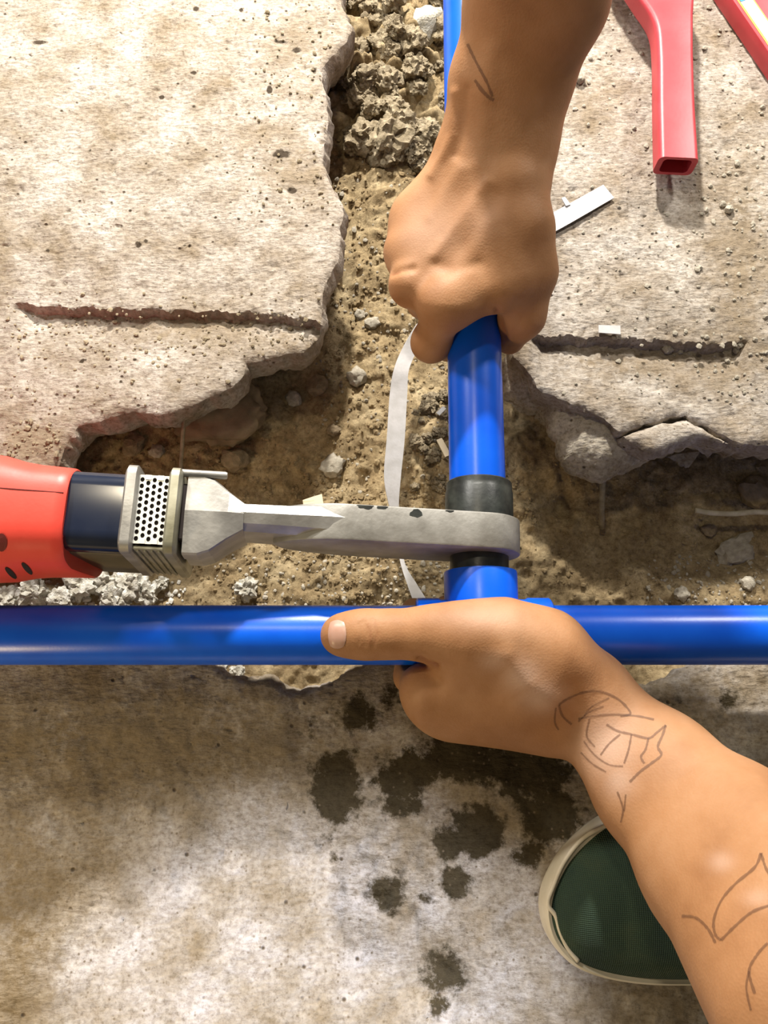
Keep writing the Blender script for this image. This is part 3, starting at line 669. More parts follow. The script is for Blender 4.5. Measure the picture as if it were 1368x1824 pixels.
# yoke: widening bracket with a ridge line
secs = [(-.129, .0070, .0262), (-.137, .0125, .0268), (-.145, .0190, .0268), (-.151, .0212, .0264), (-.1585, .0212, .0260)]
V = []; Fc = []
for x, hw, zt in secs:
    V += [(x, hw, zt - .004), (x, hw * .93, zt - .0022), (x, 0.0010, zt), (x, -hw * .96, zt - .0026), (x, -hw, zt - .0042), (x, -hw, .010), (x, -hw * .94, .0085), (x, -hw * .94, -.014), (x, -hw * .8, -.020), (x, hw * .8, -.020), (x, hw, -.014)]
ns = 11
for k in range(len(secs) - 1):
    for i in range(ns): Fc.append((k * ns + i, k * ns + (i + 1) % ns, k * ns + ns + (i + 1) % ns, k * ns + ns + i))
Fc += [tuple(range(ns)), tuple(range((len(secs) - 1) * ns, len(secs) * ns))]
yk = sharp(add('yoke', V, Fc, M['steel'], tool), 8)
V, Fc = lathe((-.139, .0212, .0235), (-.163, .0212, .0235), [(0, 0), (0, .0016), (.001, .002), (.023, .002), (.024, 0)], 16)
sharp(add('guide_rod', V, Fc, M['steel'], tool), 40)
add_bm('mounting_block', bbox(-.167, -.155, -.014, .016, -.014, .0225, .001), M['dark'], tool)
# guard: two frames, perforated sheet, ribbed side
def rr_prof(hy, z0, z1, r, n=5):
    pts = []
    for cx, cz, a0 in ((hy - r, z1 - r, 0), (-hy + r, z1 - r, 90), (-hy + r, z0 + r, 180), (hy - r, z0 + r, 270)):
        for i in range(n + 1):
            an = math.radians(a0 + 90 * i / n); pts.append((cx + r * math.cos(an), cz + r * math.sin(an)))
    return pts
def loft_x(secs, cap=True):
    V = []; Fc = []; n = len(secs[0][1])
    for x, pr in secs: V += [(x, y, z) for y, z in pr]
    for k in range(len(secs) - 1):
        for i in range(n): Fc.append((k * n + i, k * n + (i + 1) % n, (k + 1) * n + (i + 1) % n, (k + 1) * n + i))
    if cap: Fc += [tuple(range(n)), tuple(range((len(secs) - 1) * n, len(secs) * n))]
    return V, Fc
guard = add('guard', *loft_x([(-.1672, rr_prof(.0185, -.040, .0262, .003)), (-.1880, rr_prof(.0185, -.040, .0262, .003))]), M['dark'], tool)
for x0, x1, mm, nm in ((-.1955, -.1872, 'sheet', 'guard_frame'), (-.1686, -.1610, 'guard', 'guard_frame')):
    s = [(x0, rr_prof(.0215, -.043, .0300, .006)), (x0 + .0014, rr_prof(.0228, -.044, .0315, .006)), (x1 - .0014, rr_prof(.0228, -.044, .0315, .006)), (x1, rr_prof(.0215, -.043, .0300, .006))]
    sharp(add(nm, *loft_x(s), M[mm if mm == 'guard' else 'steel'], guard), 40)
# perforated sheet: real holes, staggered columns
V = []; Fc = []
ncol, pitch = 5, .0034; x_a = -.1873; cw = .0188 / ncol; ymin, ymax = -.0178, .0178
for c in range(ncol):
    xc = x_a + cw * (c + .5); rows = 10 if c % 2 == 0 else 9
    off = 0 if c % 2 == 0 else pitch / 2
    y0 = -pitch * rows / 2
    base = len(V)
    for rr_ in range(rows):
        yc = y0 + pitch * (rr_ + .5); b0 = len(V); hr = .00135
        sq = [(-cw / 2, -pitch / 2), (0, -pitch / 2), (cw / 2, -pitch / 2), (cw / 2, 0), (cw / 2, pitch / 2), (0, pitch / 2), (-cw / 2, pitch / 2), (-cw / 2, 0)]
        for dx, dy in sq: V.append((xc + dx, yc + dy, .0272))
        for i in range(8):
            an = math.radians(225 + 45 * i); V.append((xc + hr * math.cos(an), yc + hr * math.sin(an), .0272))
        for i in range(8): Fc.append((b0 + i, b0 + (i + 1) % 8, b0 + 8 + (i + 1) % 8, b0 + 8 + i))
    for ya, yb_ in ((ymin, y0), (-y0, ymax)):
        if abs(ya - yb_) > 1e-6:
            b0 = len(V); V += [(xc - cw / 2, ya, .0272), (xc + cw / 2, ya, .0272), (xc + cw / 2, yb_, .0272), (xc - cw / 2, yb_, .0272)]; Fc.append((b0, b0 + 1, b0 + 2, b0 + 3))
ps = add('perforated_sheet', V, Fc, M['sheet'], guard)
so = ps.modifiers.new('thickness', 'SOLIDIFY'); so.thickness = 0.0005; so.offset = -1
add_bm('side_sheet', bbox(-.1873, -.1685, -.0205, -.0186, -.042, .0262, .0006), M['guard'], guard)
for i in range(4):
    x = -.1852 + i * .0043
    add_bm('rib', bbox(x, x + .0018, -.0215, -.0200, -.041, .0250, .0006), M['guard'], guard)
# collar (dark tube; olive block below paints the reflection on its front) and red body
col_o = add('collar', *loft_x([(-.1945, rr_prof(.0205, -.012, .0245, .009, 8)), (-.2300, rr_prof(.0205, -.012, .0245, .009, 8))]), M['tube'], tool); sharp(col_o, 30)
sharp(add('collar_front', *loft_x([(-.1945, rr_prof(.0212, -.043, .012, .003)), (-.2260, rr_prof(.0212, -.043, .012, .003))]), M['collar_side'], tool), 30)
def sup(hy, hz, cz, e=3.2, cy=0.0, n=48):
    return [(cy + hy * math.copysign(abs(math.cos(t)) ** (2 / e), math.cos(t)), cz + hz * math.copysign(abs(math.sin(t)) ** (2 / e), math.sin(t))) for t in np.linspace(0, 2 * math.pi, n, endpoint=False)]
bs = [(-.2225, .0222, .0265, 0), (-.2222, .0240, .0290, -.001), (-.2235, .0248, .0300, -.001), (-.228, .0250, .0305, -.001), (-.240, .0255, .0310, -.001), (-.248, .0265, .0315, -.001), (-.258, .0290, .0325, -.001), (-.275, .0305, .0330, -.001), (-.300, .0300, .0330, -.001), (-.330, .0270, .0300, -.001), (-.36, .0235, .0265, -.001), (-.40, .0225, .0250, -.001), (-.44, .0230, .0255, -.001), (-.458, .0215, .0240, -.001), (-.466, .0170, .0190, -.001), (-.469, .0080, .0090, -.001)]
V, Fc = loft_x([(x + .0062, sup(a + .0018, b + .006, c - .006, cy=-.0022)) for x, a, b, c in bs])
# lip that sweeps forward low on the near side
V = [(x + (.006 * max(0, min(1, (-z + .002) / .02)) * max(0, min(1, (-y) / .015)) if x > -.220 else 0), y, z) for x, y, z in V]
body = sharp(add('body', V, Fc, M['red'], tool), 50)
V, Fc = lathe((0, 0, 0), (1, 0, 0), [(0, 0), (0, .0003), (.055, .0003), (.055, 0)], 8)
V, Fc = tube_path([(x, .0055, z) for x, z in ((-.2173, .0288), (-.234, .0298), (-.254, .0312), (-.284, .0317), (-.324, .029))], .00035, 8)
add('seam', V, Fc, M['dark_red'], body)
def on_surface(bvh, px, py, lift):
    d = Vector(ray(px, py)).normalized(); h = bvh.ray_cast(Vector(CAM), d)
    if h[0] is None: return None
    n = h[1] if h[1].dot(d) < 0 else -h[1]
    return h[0] + n * lift, n
MWI = Matrix.LocRotScale(tool.location, tool.rotation_euler, None)
bvh_body = BVHTree.FromPolygons([MWI @ v.co for v in body.data.vertices], [tuple(p.vertices) for p in body.data.polygons])
def body_patch(name, px, py, rx, ry, ang, m, hole=None):
    V = []; n = 20; rings = [0.02, .5, 1.0] if hole is None else [hole, 1.0]
    for q in rings:
        for i in range(n):
            a = 2 * math.pi * i / n; u, w_ = rx * q * math.cos(a), ry * q * math.sin(a)
            h = on_surface(bvh_body, px + u * math.cos(ang) - w_ * math.sin(ang), py + u * math.sin(ang) + w_ * math.cos(ang), .0003)
            if h is None: return
            V.append(MWI.inverted() @ h[0])
    Fc = [(k * n + i, k * n + (i + 1) % n, (k + 1) * n + (i + 1) % n, (k + 1) * n + i) for k in range(len(rings) - 1) for i in range(n)]
    add(name, V, Fc, m, body)
body_patch('vent_slot', 48, 1012, 14, 4.5, .85, M['dark']); body_patch('vent_slot', 19, 1020, 14, 4.5, .80, M['dark'])
body_patch('screw_recess', 3, 966, 10, 16, 0, M['dark_red'])

for ob in [guard] + list(guard.children):
    for v in ob.data.vertices: v.co.x = -.161 + (v.co.x + .161) * .80
for ob in (col_o, bpy.data.objects['collar_front']):
    for v in ob.data.vertices: v.co.x += .0062
# heating sockets
V, Fc = lathe((0, TP - .001, 0), (0, .05, 0), [(0, 0), (0, .0192), (.018, .0192), (.019, .0188), (.0215, .0186), (.0235, .0186), (.0242, .018), (.0242, .0162), (.018, .0162)], 56)
V = [(x * 1, y, z) for x, y, z in V]
sharp(add('heating_socket', V, Fc, M['black'], tool, label='black heating socket around the pipe end'), 30)
V, Fc = lathe((0, -TP + .001, 0), (0, -.05, 0), [(0, 0), (0, .0163), (.0095, .0163), (.0102, .0158), (.0105, .0155), (.024, .0152)], 56, (False, True))
sharp(add('heating_spigot', V, Fc, M['black'], tool, label='black heating spigot inside the tee branch'), 30)

# ------------------------------------------------------------------ white strapping
def ribbon(name, pts, m, thick=0.0007, **kw):
    """pts: px, py, z, width_px, twist"""
    p = resample([(*P(a, b, z), R(a, b, z, wd), tw) for a, b, z, wd, tw in pts], 10 * len(pts))
    V = []; Fc = []; n = len(p)
    for k in range(n):
        c = Vector(p[k][:3]); d = Vector(p[min(k + 1, n - 1)][:3]) - Vector(p[max(k - 1, 0)][:3]); d.normalize()
        s = d.cross(Vector((0, 0, 1))).normalized(); u = s.cross(d).normalized()
        ct, sn = math.cos(p[k][4]), math.sin(p[k][4]); s2 = s * ct + u * sn; u2 = u * ct - s * sn
        h = s2 * p[k][3] / 2; t = u2 * thick / 2
        V += [c - h + t, c + h + t, c + h - t, c - h - t]
    for k in range(n - 1):
        for i in range(4): Fc.append((4 * k + i, 4 * k + (i + 1) % 4, 4 * k + 4 + (i + 1) % 4, 4 * k + 4 + i))
    Fc += [(0, 1, 2, 3), (4 * n - 4, 4 * n - 3, 4 * n - 2, 4 * n - 1)]
    return sharp(add(name, V, Fc, m, **kw), 40)
ribbon('packing_strap', [(752, 582, -.030, 22, .2), (735, 612, -.028, 25, .5), (716, 655, -.026, 26, .1), (710, 700, -.030, 31, 0), (705, 780, -.036, 32, 0), (699, 850, -.042, 30, .1), (702, 905, -.048, 18, .4), (710, 960, -.052, 10, .3), (718, 1006, -.052, 8, .2), (736, 1046, -.050, 17, 0), (758, 1092, -.050, 27, 0), (775, 1140, -.052, 27, 0)], M['strap'],
       label='long white plastic packing strap running down the trench behind the tool', cat='strap')
ribbon('packing_strap', [(950, 415, .003, 34, 0), (990, 394, .0025, 34, 0), (1040, 366, .0020, 33, 0), (1084, 341, .002, 32, 0)], M['strap'],
       label='short white strap end sticking out from under the upper wrist', cat='strap')
ribbon('paper_scrap', [(1003, 352, .003, 8, .2), (1012, 366, .003, 10, .2)], M['strap'], label='tiny white scrap above the short strap end', cat='scrap')
ribbon('paper_scrap', [(1066, 586, .003, 15, 0), (1105, 588, .003, 17, 0)], M['strap'], label='white scrap lying on the ridge of the right slab', cat='scrap')
ribbon('paper_scrap', [(782, 782, -.05, 11, .2), (798, 812, -.05, 12, .2)], M['wood'], label='cream chip beside the heated pipe above the black socket', cat='scrap')
ribbon('paper_scrap', [(780, 738, -.045, 8, .2), (792, 726, -.045, 8, .2)], M['strap'], label='tiny white chip among clods left of the heated pipe', cat='scrap')
ribbon('paper_scrap', [(560, 893, -.03, 4, .1), (540, 896, -.03, 10, .1), (575, 890, -.03, 22, .1)], M['wood'], label='cream sliver behind the shaft of the welding iron', cat='scrap')

# ------------------------------------------------------------------ wires in the trench
V, Fc = tube_path([P(330, 725, -.012), P(326, 770, -.02), P(323, 815, -.03), P(321, 860, -.045)], .0014, 8)
add('tie_wire', V, Fc, M['wire'], smooth=True, label='thin rusty wire hanging from the left slab above the guard', cat='wire')
V, Fc = tube_path([P(1073, 800, -.022), P(1074, 850, -.036), P(1072, 900, -.050), P(1072, 940, -.066)], .0020, 8)
add('tie_wire', V, Fc, M['wire'], smooth=True, label='rusty wire stub sticking down from the right broken ledge', cat='wire')
V, Fc = tube_path([P(x, y, -.058) for x, y in resample([(1238, 909), (1270, 914), (1310, 915), (1345, 912), (1400, 914), (1480, 910)], 24)], .0019, 8)
add('tie_wire', V, Fc, M['wire_pale'], smooth=True, label='pale wire lying across the shaded right trench floor', cat='wire')

# ------------------------------------------------------------------ red tools at top right
def loft_path(cen, hw, hz, n_in=None):
    """rounded rectangular tube along cen (world pts), half width hw, half height hz; far end closed, near end open"""
    V = []; Fc = []; pr0 = None
    cen = [Vector(c) for c in cen]; m = 0
    for k, c in enumerate(cen):
        d = (cen[min(k + 1, len(cen) - 1)] - cen[max(k - 1, 0)]).normalized(); s = d.cross(Vector((0, 0, 1))).normalized(); u = s.cross(d)
        pr = rr_prof(hw[k], -hz[k], hz[k], min(hw[k], hz[k]) * .45, 5); m = len(pr)
        V += [c + s * a + u * b for a, b in pr]
    for k in range(len(cen) - 1):
        for i in range(m): Fc.append((k * m + i, k * m + (i + 1) % m, (k + 1) * m + (i + 1) % m, (k + 1) * m + i))
    return V, Fc, m
hz_ = .019
pts = resample([(1090, -260, hz_ + .006, 75), (1140, -90, hz_ + .004, 62), (1176, -10, hz_ + .002, 54), (1193, 50, hz_ + .001, 36), (1197, 110, hz_, 32), (1199, 200, hz_, 33), (1203, 296, hz_, 35)], 40)
cen = [P(a, b, z) for a, b, z, h in pts]; hw = [R(a, b, z, h) for a, b, z, h in pts]; hh = [.0085] * len(pts)
# open end: fold inwards
inner_c = [cen[-1] + (cen[-2] - cen[-1]) * .02, cen[-4], cen[-10]]
V, Fc, m_ = loft_path(cen + inner_c[:0], hw, hh)
V2, F2, _ = loft_path([cen[-1], cen[-4], cen[-10]], [hw[-1] - .0022] * 3, [hh[-1] - .0026] * 3)
# reversed direction flips the section, so build the inner wall from the same frame
kk = (len(cen) - 1) * m_
c_end = Vector(cen[-1])
inner = [c_end + (V[kk + i] - c_end) * .72 for i in range(m_)]
deep = [v + (Vector(cen[-10]) - c_end) for v in inner]
b0 = len(V); V = V + inner + deep
for i in range(m_):
    j = (i + 1) % m_
    Fc.append((kk + i, kk + j, b0 + j, b0 + i)); Fc.append((b0 + i, b0 + j, b0 + m_ + j, b0 + m_ + i))
Fc.append(tuple(range(b0 + m_, b0 + 2 * m_)))
hd = empty('pipe_cutter', P(1202, 287, 0), label='red painted metal handle of a pipe cutter lying on the right slab', cat='tool')
child(sharp(add('handle', V, Fc, M['red_metal']), 35), hd)
hc = P(1226, 274, hz_ + .0085)
V, Fc = lathe(hc + np.array([0, 0, -.0008]), hc + np.array([0, 0, .0004]), [(0, 0), (0, .0015), (.0006, .0015), (.0006, 0)], 14)
child(add('pin_hole', V, Fc, M['dark']), hd)
hp_ = P(1140, -150, .014)
V, Fc = lathe(hp_ - np.array([0, 0, .014]), hp_ + np.array([0, 0, .03]), [(0, 0), (0, .02), (.04, .02), (.044, .017), (.044, 0)], 32)
child(sharp(add('cutter_head', V, Fc, M['red_metal']), 40), hd)

case = empty('tool_case', P(1400, 30, 0), label='flat red case with a white and orange striped top at the top right corner', cat='case')
ZC = .016
A = P(1310, 0, ZC); B = P(1368, 85, ZC); dv = (B - A) / np.linalg.norm(B - A); nv = np.array([-dv[1], dv[0], 0.0])
if nv[0] < 0: nv = -nv
def case_box(u0, u1, v0, v1, z0, z1, bev):
    bm = bbox(u0, u1, v0, v1, z0, z1, bev)
    for v in bm.verts:
        q = A + dv * v.co.x + nv * v.co.y; v.co = Vector((q[0], q[1], v.co.z))
    return bm
child(sharp(add_bm('shell', case_box(-.12, .12, -.0015, .10, .0012, ZC, .0012), M['red_metal']), 40), case)
child(add_bm('orange_stripe', case_box(-.119, .119, .0008, .0125, ZC - .0003, ZC + .0003, 0), M['orange_label']), case)
child(add_bm('white_stripe', case_box(-.119, .119, .0022, .0112, ZC, ZC + .0006, 0), M['white_label']), case)
child(add_bm('blue_mark', case_box(-.018, .0035, .0022, .0060, ZC, ZC + .0009, 0), M['blue_label']), case)

# ------------------------------------------------------------------ canvas shoe
SH = empty('shoe', P(1180, 1620, 0), label='dark green canvas shoe toe with a cream rubber sole under the tattooed forearm', cat='shoe')
outl = [(1700, 1560), (1500, 1500), (1330, 1440), (1210, 1425), (1120, 1436), (1060, 1462), (1005, 1512), (974, 1565), (963, 1610), (970, 1655), (990, 1690), (1020, 1716), (1070, 1735), (1140, 1746), (1230, 1748), (1400, 1745), (1560, 1775), (1700, 1800)]
O = np.array([P(x, y, .012)[:2] for x, y in outl]); O = resample(O, 110)
cen2 = np.array([P(1350, 1605, .012)[0], P(1350, 1605, .012)[1]])
def shrink(o, d):
    t = np.gradient(o, axis=0); n = np.stack([t[:, 1], -t[:, 0]], -1); n /= np.linalg.norm(n, axis=1)[:, None]
    if ((n * (o - cen2)).sum(1)).mean() < 0: n = -n
    return o - n * d
def wall(name, levels, m, cap=True):
    V = []; Fc = []; n = len(levels[0][0])
    for o, z in levels: V += [(*q, z) for q in o]
    for k in range(len(levels) - 1):
        for i in range(n):
            j = (i + 1) % n; Fc.append((k * n + i, k * n + j, (k + 1) * n + j, (k + 1) * n + i))
    if cap: Fc.append(tuple(range((len(levels) - 1) * n, len(levels) * n)))
    return child(sharp(add(name, V, Fc, m), 50), SH)
wall('sole', [(shrink(O, .003), .001), (shrink(O, .0005), .003), (shrink(O, .0002), .006), (O, .012), (shrink(O, .0004), .020), (shrink(O, .0012), .0225), (shrink(O, .0020), .0230), (shrink(O, .0040), .0215)], M['sole'])
# upper: dome from the rim
lv = []
I0 = shrink(O, .0036)
cl = np.stack([np.clip(I0[:, 0], P(1130, 1605, .03)[0], 9), np.interp(I0[:, 0], [P(1130, 1605, .03)[0], P(1700, 1680, .03)[0]], [P(1130, 1600, .03)[1], P(1700, 1680, .03)[1]])], -1)
for t in np.linspace(0, 1, 16):
    q = I0 * (1 - t) + cl * t
    rise = 0.0215 + (0.020 + 0.32 * np.clip(q[:, 0] - P(1100, 1600, .03)[0], 0, .12)) * (1 - (1 - t) ** 2.6) ** .8
    lv.append((q, rise))
V = []; Fc = []; n = len(I0)
for q, z in lv: V += [(*a, b) for a, b in zip(q, z)]
for k in range(len(lv) - 1):
    for i in range(n - 1): Fc.append((k * n + i, k * n + i + 1, (k + 1) * n + i + 1, (k + 1) * n + i))
child(add('upper', V, Fc, M['canvas'], smooth=True), SH)
# ragged glue line where the rubber foxing meets canvas
J = [P(x, y, .024) for x, y in [(1085, 1468), (1040, 1492), (1005, 1535), (985, 1580), (976, 1610), (990, 1632), (998, 1660), (1012, 1690), (1030, 1712)]]
V, Fc = tube_path(resample(J, 40), .0012, 8)
child(add('foxing_edge', V, Fc, M['sole'], smooth=True), SH)

# ------------------------------------------------------------------ arms: one smooth surface each from blended round cones
def smin(a, b, k):
    h = np.clip(0.5 + 0.5 * (b - a) / k, 0, 1)
    return b + (a - b) * h - k * h * (1 - h)
def surface(prims, vox, cuts=()):
    A = np.array([np.minimum(p[0] - p[2], p[1] - p[3]) for p in prims]).min(0) - .006
    Bx = np.array([np.maximum(p[0] + p[2], p[1] + p[3]) for p in prims]).max(0) + .006
    n = np.ceil((Bx - A) / vox).astype(int) + 1
    D = np.full(n, 0.05, np.float32)
    ax = [A[i] + np.arange(n[i]) * vox for i in range(3)]
    def box(lo, hi):
        i0 = np.maximum(((lo - A) / vox).astype(int), 0); i1 = np.minimum(((hi - A) / vox).astype(int) + 2, n)
        return tuple(slice(a, b) for a, b in zip(i0, i1))
    for a, b, ra, rb, k in prims:
        mrg = max(ra, rb) + k + .006
        s = box(np.minimum(a, b) - mrg, np.maximum(a, b) + mrg)
        X = ax[0][s[0]][:, None, None]; Y = ax[1][s[1]][None, :, None]; Z = ax[2][s[2]][None, None, :]
        ba = b - a; L2 = float(ba @ ba) + 1e-12
        h = np.clip(((X - a[0]) * ba[0] + (Y - a[1]) * ba[1] + (Z - a[2]) * ba[2]) / L2, 0, 1)
        d = np.sqrt((X - a[0] - h * ba[0]) ** 2 + (Y - a[1] - h * ba[1]) ** 2 + (Z - a[2] - h * ba[2]) ** 2) - (ra + (rb - ra) * h)
        D[s] = smin(D[s], d.astype(np.float32), k)
    for a, b, r in cuts:                                   # the pipe held in the grip presses into palm and fingers
        X = ax[0][:, None, None]; Y = ax[1][None, :, None]; Z = ax[2][None, None, :]
        ba = b - a; L2 = float(ba @ ba)
        h = np.clip(((X - a[0]) * ba[0] + (Y - a[1]) * ba[1] + (Z - a[2]) * ba[2]) / L2, 0, 1)
        d = r - np.sqrt((X - a[0] - h * ba[0]) ** 2 + (Y - a[1] - h * ba[1]) ** 2 + (Z - a[2] - h * ba[2]) ** 2)
        D = np.maximum(D, d.astype(np.float32))
    S = D < 0
    c = [slice(0, -1), slice(1, None)]
    cnt = np.zeros(np.array(D.shape) - 1, np.int16); acc = np.zeros((*cnt.shape, 3), np.float32)
    cor = {(i, j, k): (D[c[i], c[j], c[k]]) for i in (0, 1) for j in (0, 1) for k in (0, 1)}
    for e in cor:
        for axn in range(3):
            if e[axn]: continue
            f = list(e); f[axn] = 1; d0 = cor[e]; d1 = cor[tuple(f)]
            x = (d0 < 0) != (d1 < 0)
            t = np.where(x, d0 / np.where(x, d0 - d1, 1), 0)
            cnt += x
            for q in range(3): acc[..., q] += np.where(x, e[q] + (t if q == axn else 0), 0)
    act = cnt > 0
    ids = np.full(cnt.shape, -1, np.int64); ids[act] = np.arange(act.sum())
    base = np.stack(np.nonzero(act), -1)
    V = A + (base + acc[act] / cnt[act][:, None]) * vox
    Fc = []
    for axn in range(3):
        o = [q for q in range(3) if q != axn]
        sl0 = [slice(None)] * 3; sl1 = [slice(None)] * 3
        sl0[axn] = slice(0, -1); sl1[axn] = slice(1, None)
        x = S[tuple(sl0)] != S[tuple(sl1)]
        I = np.stack(np.nonzero(x), -1)
        ok = (I[:, o[0]] > 0) & (I[:, o[1]] > 0) & (I[:, o[0]] < S.shape[o[0]] - 1) & (I[:, o[1]] < S.shape[o[1]] - 1)
        I = I[ok]; q = []
        for da, db in ((-1, -1), (0, -1), (0, 0), (-1, 0)):
            J = I.copy(); J[:, o[0]] += da; J[:, o[1]] += db; q.append(ids[J[:, 0], J[:, 1], J[:, 2]])
        Fc.append(np.stack(q, -1))
    return V, np.vstack(Fc)
def vnormals(V, Fc):
    n = np.cross(V[Fc[:, 2]] - V[Fc[:, 0]], V[Fc[:, 3]] - V[Fc[:, 1]])
    out = np.zeros_like(V)
    for i in range(4): np.add.at(out, Fc[:, i], n)
    return out / (np.linalg.norm(out, axis=1)[:, None] + 1e-12)
def relax(V, Fc, it=2, f=.5):
    for _ in range(it):
        s = np.zeros_like(V); c = np.zeros(len(V))
        for i in range(4):
            a, b = Fc[:, i], Fc[:, (i + 1) % 4]
            np.add.at(s, a, V[b]); np.add.at(s, b, V[a]); np.add.at(c, a, 1); np.add.at(c, b, 1)
        V = V + f * (s / np.maximum(c, 1)[:, None] - V)
    return V
def line_dist(px, pts):
    best = np.full(len(px), 1e9); pts = np.asarray(pts, float)
    for a, b in zip(pts[:-1], pts[1:]):
        ba = b - a; h = np.clip(((px - a) @ ba) / (ba @ ba + 1e-9), 0, 1)
        best = np.minimum(best, np.linalg.norm(px - a - h[:, None] * ba, axis=1))
    return best
def cone(a, b, k=0.008):
    """a, b: (px, py, z, radius px)"""
    return (P(a[0], a[1], a[2]), P(b[0], b[1], b[2]), R(*a), R(*b), k)
def chain(pts, k=0.006): return [cone(a, b, k) for a, b in zip(pts[:-1], pts[1:])]
def limb(secs, flat=.62, k=.012):
    """secs: (px, py, z, half width px, angle of the width direction in the picture)"""
    out = []
    for (a, b) in zip(secs[:-1], secs[1:]):
        for s in (-1, 0, 1):
            e = []
            for (x, y, z, h, an) in (a, b):
                o = (1 - flat) * h * s; e.append((x + o * math.cos(an), y + o * math.sin(an), z + (.002 if s == 0 else 0), h * flat))
            out.append(cone(e[0], e[1], k))
    return out
def make_arm(name, prims, cuts, sculpts, label, pale=(), creases=(), vox=.00115):
    V, Fc = surface(prims, vox, cuts)
    # consistent winding
    V = relax(V, Fc, 2, .45)
    me = bpy.data.meshes.new(name); me.from_pydata(V.tolist(), [], Fc.tolist())
    bm = bmesh.new(); bm.from_mesh(me); bmesh.ops.recalc_face_normals(bm, faces=bm.faces[:]); bm.to_mesh(me); bm.free()
    Nn = np.zeros(len(V) * 3); me.vertices.foreach_get('normal', Nn) if False else None
    Nn = np.array([v.normal[:] for v in me.vertices])
    px = proj(V); view = V - CAM; view /= np.linalg.norm(view, axis=1)[:, None]
    face = np.clip(-(Nn * view).sum(1) * 2.5, 0, 1)
    disp = np.zeros(len(V))
    for pts, wd, amp in sculpts:
        disp += amp * np.exp(-(line_dist(px, pts) / wd) ** 2) * face
    V = V + Nn * disp[:, None]
    me.vertices.foreach_set('co', V.astype(np.float32).ravel()); me.update()
    at = me.attributes.new('pale', 'FLOAT', 'POINT'); at.data.foreach_set('value', np.clip(blobs(px[:, 0], px[:, 1], pale) * face if pale else np.zeros(len(V)), 0, 1).astype(np.float32))
    cr = np.zeros(len(V))
    for pts, wd, amp in creases: cr = np.maximum(cr, amp * np.exp(-(line_dist(px, pts) / wd) ** 2) * face)
    at = me.attributes.new('crease', 'FLOAT', 'POINT'); at.data.foreach_set('value', cr.astype(np.float32))
    me.polygons.foreach_set('use_smooth', [True] * len(me.polygons)); me.materials.append(M['skin'])
    o = bpy.data.objects.new(name, me); COL.objects.link(o)
    tag(o, label, 'person')
    return o, BVHTree.FromPolygons([Vector(v) for v in V], Fc.tolist())
def on_skin(bvh, px, py, lift):
    d = Vector(ray(px, py)).normalized(); h = bvh.ray_cast(Vector(CAM), d)
    if h[0] is None: return None
    n = h[1] if h[1].dot(d) < 0 else -h[1]
    return h[0] + n * lift, n
def ink_line(arm, bvh, pts, wpx):
    pts = resample(pts, max(8, len(pts) * 7)); V = []; Fc = []
    n = len(pts)
    for k in range(n):
        d = pts[min(k + 1, n - 1)] - pts[max(k - 1, 0)]; d = d / (np.linalg.norm(d) + 1e-9); s = np.array([-d[1], d[0]]) * wpx * (0.75 + .5 * random.random()) / 2
        a = on_skin(bvh, *(pts[k] - s), .00025); b = on_skin(bvh, *(pts[k] + s), .00025)
        if a is None or b is None or (a[0] - b[0]).length > .006: continue
        V += [a[0], b[0]]
    for k in range(len(V) // 2 - 1):
        if (V[2 * k] - V[2 * k + 2]).length < .01: Fc.append((2 * k, 2 * k + 1, 2 * k + 3, 2 * k + 2))
    if Fc: add('tattoo_line', V, Fc, M['ink'], arm, smooth=True, label='dark tattoo line')

PI2 = math.pi / 2
# --- upper arm: right fist on the pipe
up = limb([(1030, -330, .225, 150, 0.15), (955, 0, .150, 121, 0.15), (909, 150, .118, 102, 0.10), (889, 255, .098, 97, 0.05), (880, 320, .090, 100, 0.0)])
up += [cone((840, 335, .082, 46), (752, 395, .066, 40), .012), cone((858, 340, .088, 48), (733, 448, .070, 40), .012),
       cone((880, 345, .090, 50), (733, 508, .074, 38), .012), cone((900, 350, .090, 50), (795, 540, .078, 40), .012)]
up += [cone((752, 395, .067, 42), (734, 452, .070, 40), .014), cone((815, 300, .085, 44), (748, 390, .068, 42), .014)]
up += chain([(752, 395, .066, 38), (760, 415, .036, 30), (795, 415, .016, 27), (845, 412, .014, 25)], .005)
up += chain([(733, 448, .070, 38), (757, 470, .036, 31), (795, 470, .014, 28), (850, 468, .013, 26)], .005)
up += chain([(733, 508, .074, 37), (758, 535, .040, 32), (795, 540, .014, 29), (855, 536, .013, 26)], .005)
up += chain([(795, 540, .078, 38), (768, 610, .046, 33), (800, 612, .014, 28), (856, 600, .013, 26)], .006)
up += [cone((795, 543, .078, 38), (878, 520, .080, 36), .012)]
up += chain([(905, 350, .090, 62), (927, 410, .086, 54), (944, 485, .074, 43), (930, 562, .058, 36), (908, 604, .036, 27)], .010)
up += [cone((880, 420, .086, 55), (905, 500, .080, 44), .012)]
pipe_cut = (np.array([pv0[0], pv0[1] - .02, PZ]), np.array([pv1[0], pv1[1], PZ + .004]), RP - .0006)
